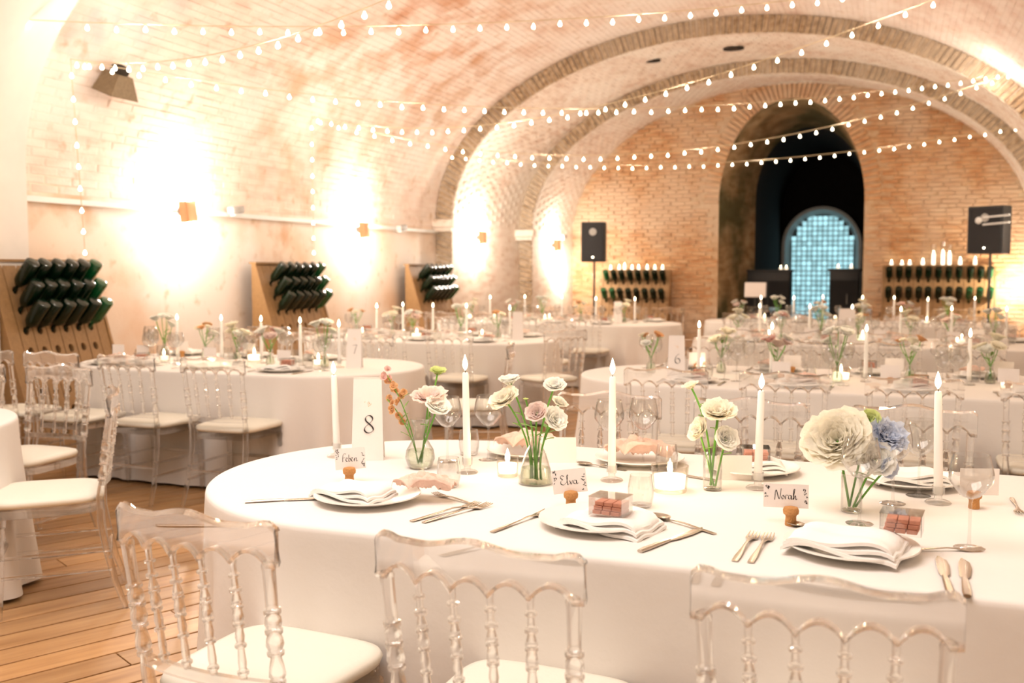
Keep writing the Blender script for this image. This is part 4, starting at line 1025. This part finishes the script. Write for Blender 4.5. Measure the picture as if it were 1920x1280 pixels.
# vases and flowers
vase((-1.46, 2.95, TZ), 'pear', 'pear-shaped glass vase with blush rose beside card 8', .165)
flower((-1.455, 2.95, .77), (-1.43, 2.96, .985), .062, 'blush_petal', 'large blush pink rose in the pear-shaped vase', 3, (.15, -.35, 1), 5)
flower((-1.465, 2.95, .77), (-1.385, 2.93, .96), .045, 'white_petal', 'pale white bloom at right of the blush rose', 5, (.5, -.4, 1), 4)
flower((-1.46, 2.955, .77), (-1.44, 3.05, 1.065), .030, 'lime_petal', 'pale green bloom above the blush rose, pear vase', 6, (.2, -.2, 1), 3)
def sprig(base, tip, lab, seed, cols, n=16):
    base, tip = Vector(base), Vector(tip); t = empty('flower_sprig', base); tag(t, lab, 'flower')
    rnd = random.Random(seed); h = tip-base; mid = Vector((h.x*.25, h.y*.3, h.z*.6)); P = lambda w: mid*2*w*(1-w)+h*w*w
    M().tube([P(i/10) for i in range(11)], .0018, 6).build('stem', 'stem', t)
    for k_ in range(n):
        w = .62+.4*k_/n; c = P(min(w, 1))+Vector((rnd.uniform(-1, 1), rnd.uniform(-1, 1), rnd.uniform(-.6, 1)))*.014*(1.3-.5*(k_/n))
        m_ = M(); bloom(m_, c, (rnd.uniform(-1, 1), -1, rnd.uniform(0, 1)), .012, 2, k_, 1.1); m_.build('floret', cols[0] if k_ > n*.7 else cols[1], t, ang=80)
    for k_ in range(4):
        w = .35+.1*k_; a = P(w); m_ = M(); leafm(m_, a, a+Vector((-.03+.02*k_, rnd.uniform(-.02, .02), .03)), .004); m_.build('leaf', 'leaf', t, ang=80)
    return t
sprig((-1.465, 2.945, .77), (-1.60, 2.97, 1.065), 'leaning sprig of pink and apricot florets beside card 8', 4, ('pink_petal', 'apricot_petal'))
sprig((-1.46, 2.94, .77), (-1.565, 2.92, .98), 'thin short apricot sprig low at left of the pear vase', 8, ('apricot_petal', 'apricot_petal'), 7)
vase((-1.02, 2.86, TZ), 'flask', 'conical glass flask vase holding white garden roses', .15)
flower((-1.035, 2.86, .765), (-1.125, 2.87, 1.005), .052, 'cream_petal', 'big cream rose, left and lower, in the flask vase', 11, (-.3, -.6, .8), 5, mid=(-1.03, 2.86, .90))
flower((-1.03, 2.865, .765), (-1.130, 2.92, 1.060), .036, 'white_petal', 'small cream rose behind, topmost left in the flask vase', 12, (-.1, -.2, 1), 4, mid=(-1.035, 2.87, .92))
flower((-1.015, 2.855, .765), (-.972, 2.90, 1.052), .036, 'white_petal', 'white rose, topmost right in the flask vase', 13, (.2, -.5, .9), 4, mid=(-1.02, 2.86, .90))
flower((-1.01, 2.85, .765), (-1.005, 2.83, .975), .036, 'blush_petal', 'peachy open bloom at the middle of the flask vase', 14, (.0, -.8, .6), 4, 2, mid=(-1.02, 2.85, .88))
flower((-1.00, 2.855, .765), (-.955, 2.85, .955), .040, 'white_petal', 'white bloom, lower right in the flask vase', 15, (.7, -.5, .5), 4, 2, mid=(-1.015, 2.855, .87))
flower((-1.005, 2.86, .765), (-.965, 2.93, .995), .028, 'white_petal', 'small white bloom between the two right roses', 16, (.5, -.2, .8), 3, 1, mid=(-1.01, 2.86, .90))
flower((-1.022, 2.86, .765), (-1.045, 2.84, 1.015), .010, 'lime_petal', 'tiny green bud on thin stem in the flask vase', 17, (0, 0, 1), 2, 2, mid=(-1.02, 2.86, .90))
vase((-.495, 2.965, TZ), 'cylinder', 'slim cylinder glass vase with yellow-cream rose', .118)
flower((-.50, 2.965, .765), (-.48, 2.96, .985), .056, 'cream_petal', 'large pale yellow rose atop the slim cylinder vase', 21, (.05, -.45, .9), 5, 2, stem_r=.004)
flower((-.49, 2.96, .765), (-.535, 2.955, .930), .040, 'cream_petal', 'yellow-cream bloom at lower left of the slim cylinder vase', 22, (-.6, -.6, .5), 4, 1)
flower((-.485, 2.96, .765), (-.455, 2.95, .910), .040, 'white_petal', 'white bloom low right at rim of the slim cylinder vase', 23, (.5, -.6, .4), 4, 1)
flower((-.50, 2.97, .765), (-.575, 3.02, 1.055), .026, 'cream_petal', 'small cream bloom rising left behind the yellow-cream rose', 24, (-.3, -.2, 1), 3, 2, mid=(-.50, 2.97, .95))
vase((-.095, 2.83, TZ), 'cylinder', 'square-shouldered glass vase under the big cream and blue blooms', .105)
flower((-.10, 2.83, .765), (-.135, 2.82, .945), .098, 'cream_petal', 'very large cream dahlia, left in the right vase', 31, (-.25, -.75, .6), 7, 1, ruffle=.07, stem_r=.0035, name='dahlia')
flower((-.09, 2.835, .765), (-.01, 2.85, .960), .056, 'blue_petal', 'pale blue hydrangea head in the right vase', 32, (.4, -.6, .7), 5, 1, ruffle=.25, name='hydrangea')
flower((-.09, 2.825, .765), (-.035, 2.80, .905), .050, 'white_petal', 'white-green bloom below the blue hydrangea', 33, (.2, -.9, .4), 5, 1)
flower((-.10, 2.84, .765), (-.055, 2.87, 1.000), .030, 'lime_petal', 'lime green ranunculus between cream dahlia and blue hydrangea', 34, (.05, -.9, .5), 4, 1, name='ranunculus')
flower((-.085, 2.83, .765), (-.005, 2.80, .885), .030, 'blue_petal', 'small blue bloom hanging low right in the right vase', 35, (.6, -.6, .1), 3, 1)
vase((.47, 3.10, TZ), 'bud', 'bud vase cut by right frame edge', .12)
flower((.47, 3.10, .765), (.435, 3.05, .925), .055, 'blush_petal', 'blush rose cut by the right frame edge', 41, (-.4, -.6, .6), 5, 2)
# place settings
def on(proto, x, y, rz, lab, group, dz=0, **k): return place(proto, (x, y, TZ+dz), rz, lab, group, **k)
on(P_plate, -1.39, 2.47, 0, 'white dinner plate under napkin at the left seat of nearest table', 'plates'+G1, scale=1.14)
on(P_nap, -1.43, 2.46, -.15, 'white folded napkin on the leftmost plate', 'napkins'+G1, .016, scale=1.12)
on(P_peach, -1.235, 2.53, .1, 'peach gauze napkin heaped on the leftmost plate', 'peach napkins'+G1, .026, scale=1.0)
on(P_nap, -.66, 2.42, -.25, 'white folded napkin beneath the pink favour box, middle seat', 'napkins'+G1, .006, scale=1.25)
on(P_plate, -.70, 2.44, 0, 'white plate under the pink favour box, middle seat', 'plates'+G1)
on(P_fav, -.66, 2.42, -.15, 'small clear favour box with pink filling, middle seat', 'favour boxes'+G1, .038, scale=.95)
on(P_plate, -.08, 2.42, 0, 'white plate at the right near seat of the nearest table', 'plates'+G1)
on(P_nap, -.09, 2.39, -.2, 'white folded napkin before the glass favour box, right seat', 'napkins'+G1, .018, scale=1.35)
on(P_fav, .03, 2.46, -.1, 'glass favour box with pink base on the right napkin', 'favour boxes'+G1, .048)
cA = card(.095, .066, 'Feben', .024); cB = card(.095, .066, 'Elva', .026); cC = card(.115, .062, 'Norah', .026)
def set_card(c, x, y, rz, tilt, lab, dz=.040):
    c.location = (x, y, TZ+dz); c.rotation_euler = (-.12, tilt, rz); tag(c, lab, 'place card', 'place cards'+G1)
on(P_cork, -1.56, 2.66, 0, 'champagne cork card holder at the left seat, dark mouth', 'cork holders'+G1)
set_card(cA, -1.563, 2.675, .35, -.08, 'written place card in the leftmost cork, with black leaf corners')
on(P_cork, -.82, 2.59, 0, 'champagne cork card holder at the middle seat', 'cork holders'+G1)
set_card(cB, -.825, 2.605, .30, -.12, 'written place card in the middle cork, black leaf edges')
on(P_cork, -.235, 2.62, 0, 'champagne cork card holder at the right near seat', 'cork holders'+G1)
set_card(cC, -.25, 2.64, .25, .02, 'wide written place card in the right near cork')
on(P_cork, .22, 2.99, 0, 'orange champagne cork at the far right of the nearest table', 'cork holders'+G1)
b_ = on(P_blank, .235, 3.03, .3, 'blank white place card behind the far right cork', 'place cards'+G1, .03, cat='place card', scale=1.25)
on(P_blank, -1.06, 3.20, .35, 'blank white card behind the conical flask vase', 'place cards'+G1, .0, cat='place card', scale=1.45)
on(P_blank, -.455, 3.13, .35, 'blank white card behind the slim cylinder vase', 'place cards'+G1, .0, cat='place card', scale=1.3)
for (P, x, y, rz, lab, g) in [
    (P_knife, -1.60, 2.39, -.95, 'knife lying left of the leftmost plate', 'knives'), (P_fork, -1.15, 2.56, 1.1, 'fork tucked right of the peach napkin', 'forks'),
    (P_fork, -1.12, 2.42, -.35, 'left fork of the pair between the left and middle chairs', 'forks'), (P_fork, -1.085, 2.42, -.35, 'right fork of the pair between the left and middle chairs', 'forks'),
    (P_fork, -.895, 2.40, -.25, 'fork left of the middle seat napkin', 'forks'), (P_knife, -.49, 2.37, -.35, 'knife right of the middle seat napkin', 'knives'),
    (P_spoon, -.50, 2.52, 1.0, 'spoon behind the middle seat napkin', 'spoons'), (P_spoon, -.17, 2.58, 1.0, 'spoon above the right seat napkin', 'spoons'),
    (P_fork, -.315, 2.40, -.05, 'left fork of the pair by the right near seat', 'forks'), (P_fork, -.280, 2.40, -.05, 'right fork of the pair by the right near seat', 'forks'),
    (P_fork, .11, 2.50, -1.2, 'fork behind the right glass favour box', 'forks'), (P_knife, .115, 2.30, .05, 'left knife of the pair at right seat', 'knives'), (P_knife, .155, 2.30, -.02, 'right knife of the pair at right seat', 'knives'),
    (P_fork, .33, 3.05, PI, 'fork beside the far right cork', 'forks'), (P_spoon, -.90, 3.17, 1.3, 'spoon lying right of the flask vase', 'spoons'), (P_knife, -.62, 3.13, 1.2, 'knife left of the slim cylinder vase card', 'knives')]:
    on(P, x, y-(.03 if 'right near seat' in lab else 0), rz, lab+', nearest table', g+G1, scale=1.3 if 'pair' in lab or 'middle' in lab else 1.1)
for (x, y, lab) in [(-1.20, 3.30, 'peach napkin on far side behind the small votive'), (-.80, 3.30, 'peach napkin on far side behind the middle taper')]:
    on(P_plate, x, y, 0, 'white plate under the '+lab, 'plates'+G1); on(P_peach, x, y, .1, lab, 'peach napkins'+G1, .014, scale=1.35)
for (x, y, lab) in [(-.42, 3.27, 'far side plate behind the slim cylinder vase'), (.06, 3.26, 'far side plate behind the rightmost taper')]:
    on(P_plate, x, y, 0, lab, 'plates'+G1); on(P_nap, x, y, .2, 'white napkin on the '+lab, 'napkins'+G1, .014)
on(P_fav, -.41, 3.27, .2, 'clear favour box on the plate behind the cylinder vase', 'favour boxes'+G1, .036)
for (P, x, y, lab) in [(P_wineL, -1.30, 3.16, 'wine glass right of the second taper'), (P_wineL, -1.42, 3.08, 'wine glass behind the pear-shaped vase'), (P_wineL, -.78, 3.27, 'wine glass behind the middle taper'),
    (P_wineL, -.88, 3.20, 'wine glass just left of the middle taper'), (P_wineL, .01, 2.97, 'large wine glass right of the blue hydrangea'), (P_wineL, .08, 3.10, 'wine glass beside the rightmost taper'),
    (P_wineL, .18, 2.55, 'large wine glass at the right near seat'), (P_tum, -.645, 2.68, 'clear tumbler right of the middle place card'), (P_tum, -1.25, 2.72, 'clear tumbler right of the pear-shaped vase'),
    (P_tum, -1.40, 3.22, 'clear tumbler behind the blush rose'), (P_wineL, -.07, 2.70, 'wine glass standing before the big cream dahlia'), (P_tum, -.68, 3.18, 'clear tumbler behind the large votive bowl')]:
    on(P, x, y, random.random()*3, lab+', nearest table', 'glasses'+G1)

# ------------------------------------------------------------------ the other tables
def bouquet(seed, cols, n=5, hh=.24, R=.044):
    t = empty('flower_bouquet'); tag(t, '', 'flowers'); rnd = random.Random(seed)
    for k_ in range(n):
        a = 2*PI*k_/n+rnd.random(); hd = Vector((math.cos(a)*.062*rnd.uniform(.5, 1.2), math.sin(a)*.06, hh*rnd.uniform(.78, 1.1)))
        M().tube([(math.cos(a)*-.008, 0, .02), (0, 0, .09), hd*.8, hd], .0022, 6).build('stem', 'stem', t)
        m_ = M(); bloom(m_, hd, (hd.x*6, hd.y*6-.1, .8), R*rnd.uniform(.75, 1.25), 4, seed+k_); m_.build('bloom', cols[k_ % len(cols)], t, ang=80)
    for k_ in range(3):
        a = rnd.random()*6.28; m_ = M(); p = Vector((0, 0, .12+.03*k_)); leafm(m_, p, p+Vector((math.cos(a)*.05, math.sin(a)*.05, .04)), .009); m_.build('leaf', 'leaf', t, ang=80)
    return t
BQ = [(bouquet(101, ['cream_petal', 'white_petal']), 'cream and white roses'), (bouquet(102, ['blush_petal', 'white_petal', 'pink_petal'], 5), 'blush and pink blooms'),
      (bouquet(103, ['white_petal'], 6, .29, .042), 'tall loose white blooms'), (bouquet(104, ['apricot_petal', 'cream_petal', 'white_petal'], 5, .23, .034), 'apricot cream blooms')]
PV = vase((0, 0, 0), 'bud', '', .115); SIDE = {'near': 'near', 'far': 'far'}
def dress(key, ncand, nvase, rich, seed):
    rnd = random.Random(seed); x0, x1, y0, y1 = TAB[key]; ym = (y0+y1)/2; tn = TN[key]; G = ' on '+tn
    nn = sum(1 for s_ in SEAT[key] if s_[0] == 'near')
    for side, i, x in SEAT[key]:
        sgn = 1 if side == 'near' else -1; yy = (y0+.24) if side == 'near' else (y1-.24); rz = 0 if side == 'near' else PI
        xx = min(max(x, x0+.42), x1-.42)
        who = f'{ORD[i]} {side}-side seat of {tn}'
        def it(P, dx, dy, r_, lab, g, dz=0, **k): place(P, (xx+dx*sgn, yy+dy*sgn, TZ+dz), rz+r_, f'{lab} at {who}', g+G, **k)
        it(P_plate, 0, 0, 0, 'white plate', 'plates')
        it(P_nap, 0, 0, rnd.uniform(-.3, .3), 'white folded napkin', 'napkins', .016)
        if (i+seed) % 2 == 0: it(P_peach, .05, .04, rnd.uniform(-.3, .3), 'crumpled peach napkin', 'peach napkins', .034, scale=.8)
        else: it(P_fav, .04, .02, rnd.uniform(-.3, .3), 'clear favour box', 'favour boxes', .040, scale=.9)
        it(P_wine, .16, .20, 0, 'wine glass', 'wine glasses')
        it(P_tum, .05, .24, 0, 'clear tumbler', 'tumblers')
        if rich:
            it(P_wineL, .24, .14, 0, 'large wine glass', 'wine glasses')
            it(P_fork, -.18, 0, 0, 'fork', 'forks'); it(P_knife, .18, -.02, 0, 'knife', 'knives'); it(P_cork, -.11, .20, 0, 'champagne cork holder', 'cork holders')
            it(P_blank, -.11, .20, PI if side == 'far' else 0, 'blank card', 'place cards', .045, cat='place card')
    xs0, xs1 = x0+.45, x1-.3
    for i in range(ncand):
        x = xs0+(xs1-xs0)*(i+.5)/ncand+rnd.uniform(-.06, .06); y = ym+rnd.uniform(-.08, .08)
        place(pt_holder, (x, y, TZ), 0, f'glass holder of the {ORD[i]} candle on {tn}', 'candle holders'+G)
        place(pt_taper if rnd.random() < .6 else pt_taper_s, (x, y, TZ+.027), 0, f'lit white taper candle, {ORD[i]} from left on {tn}', 'taper candles'+G)
        if i % 2 == 0: point('candle_light', (x, y, TZ+.42), 1.2, (1, .72, .42), .012)
    for i in range(nvase):
        x = xs0-.1+(xs1-xs0+.1)*(i+.05)/nvase+rnd.uniform(-.04, .04)+.05; y = ym+rnd.uniform(-.16, .16); bq, d_ = BQ[(i+seed) % 4]
        place(PV, (x, y, TZ), 0, f'glass bud vase, {ORD[i]} from left on {tn}', 'bud vases'+G, cat='vase')
        place(bq, (x, y, TZ+.005), rnd.random()*6, f'{d_}, {ORD[i]} vase from left on {tn}', 'flowers'+G)
    for i in range(3):
        x = xs0+(xs1-xs0)*(i+.3)/3; y = ym+rnd.uniform(-.2, .2)
        place(pt_vot_l if i % 2 else pt_vot, (x, y, TZ), 0, f'glowing votive, {ORD[i]} from left on {tn}', 'votives'+G)
dress('R2', 5, 7, True, 11); dress('R3', 6, 7, True, 12); dress('R4', 7, 6, False, 13)
dress('L2', 5, 5, True, 14); dress('L3', 5, 5, False, 15); dress('L4', 5, 5, False, 16)
number_card('6', (-1.22, 5.95, TZ), .30, 'white folded card numbered 6 at the left of the second right-hand table')
number_card('7', (-3.38, 5.85, TZ), .35, 'white folded card numbered 7 on the left table by the nearest rack')
number_card('', (-3.30, 8.75, TZ), .35, 'blank-looking white folded card on the third left-hand table')
number_card('', (-3.20, 12.0, TZ), .3, 'blank-looking white folded card on the farthest left-hand table')
number_card('', (-.40, 9.6, TZ), .3, 'white folded card standing on the third right-hand table', .16, .30)
for p_ in (pt_taper, ): pass
for o in list(COL.objects):      # prototypes that never found a place
    if o.parent is None and o.get('label') == '' and o.name not in USED:
        for c in list(o.children_recursive): bpy.data.objects.remove(c)
        bpy.data.objects.remove(o)
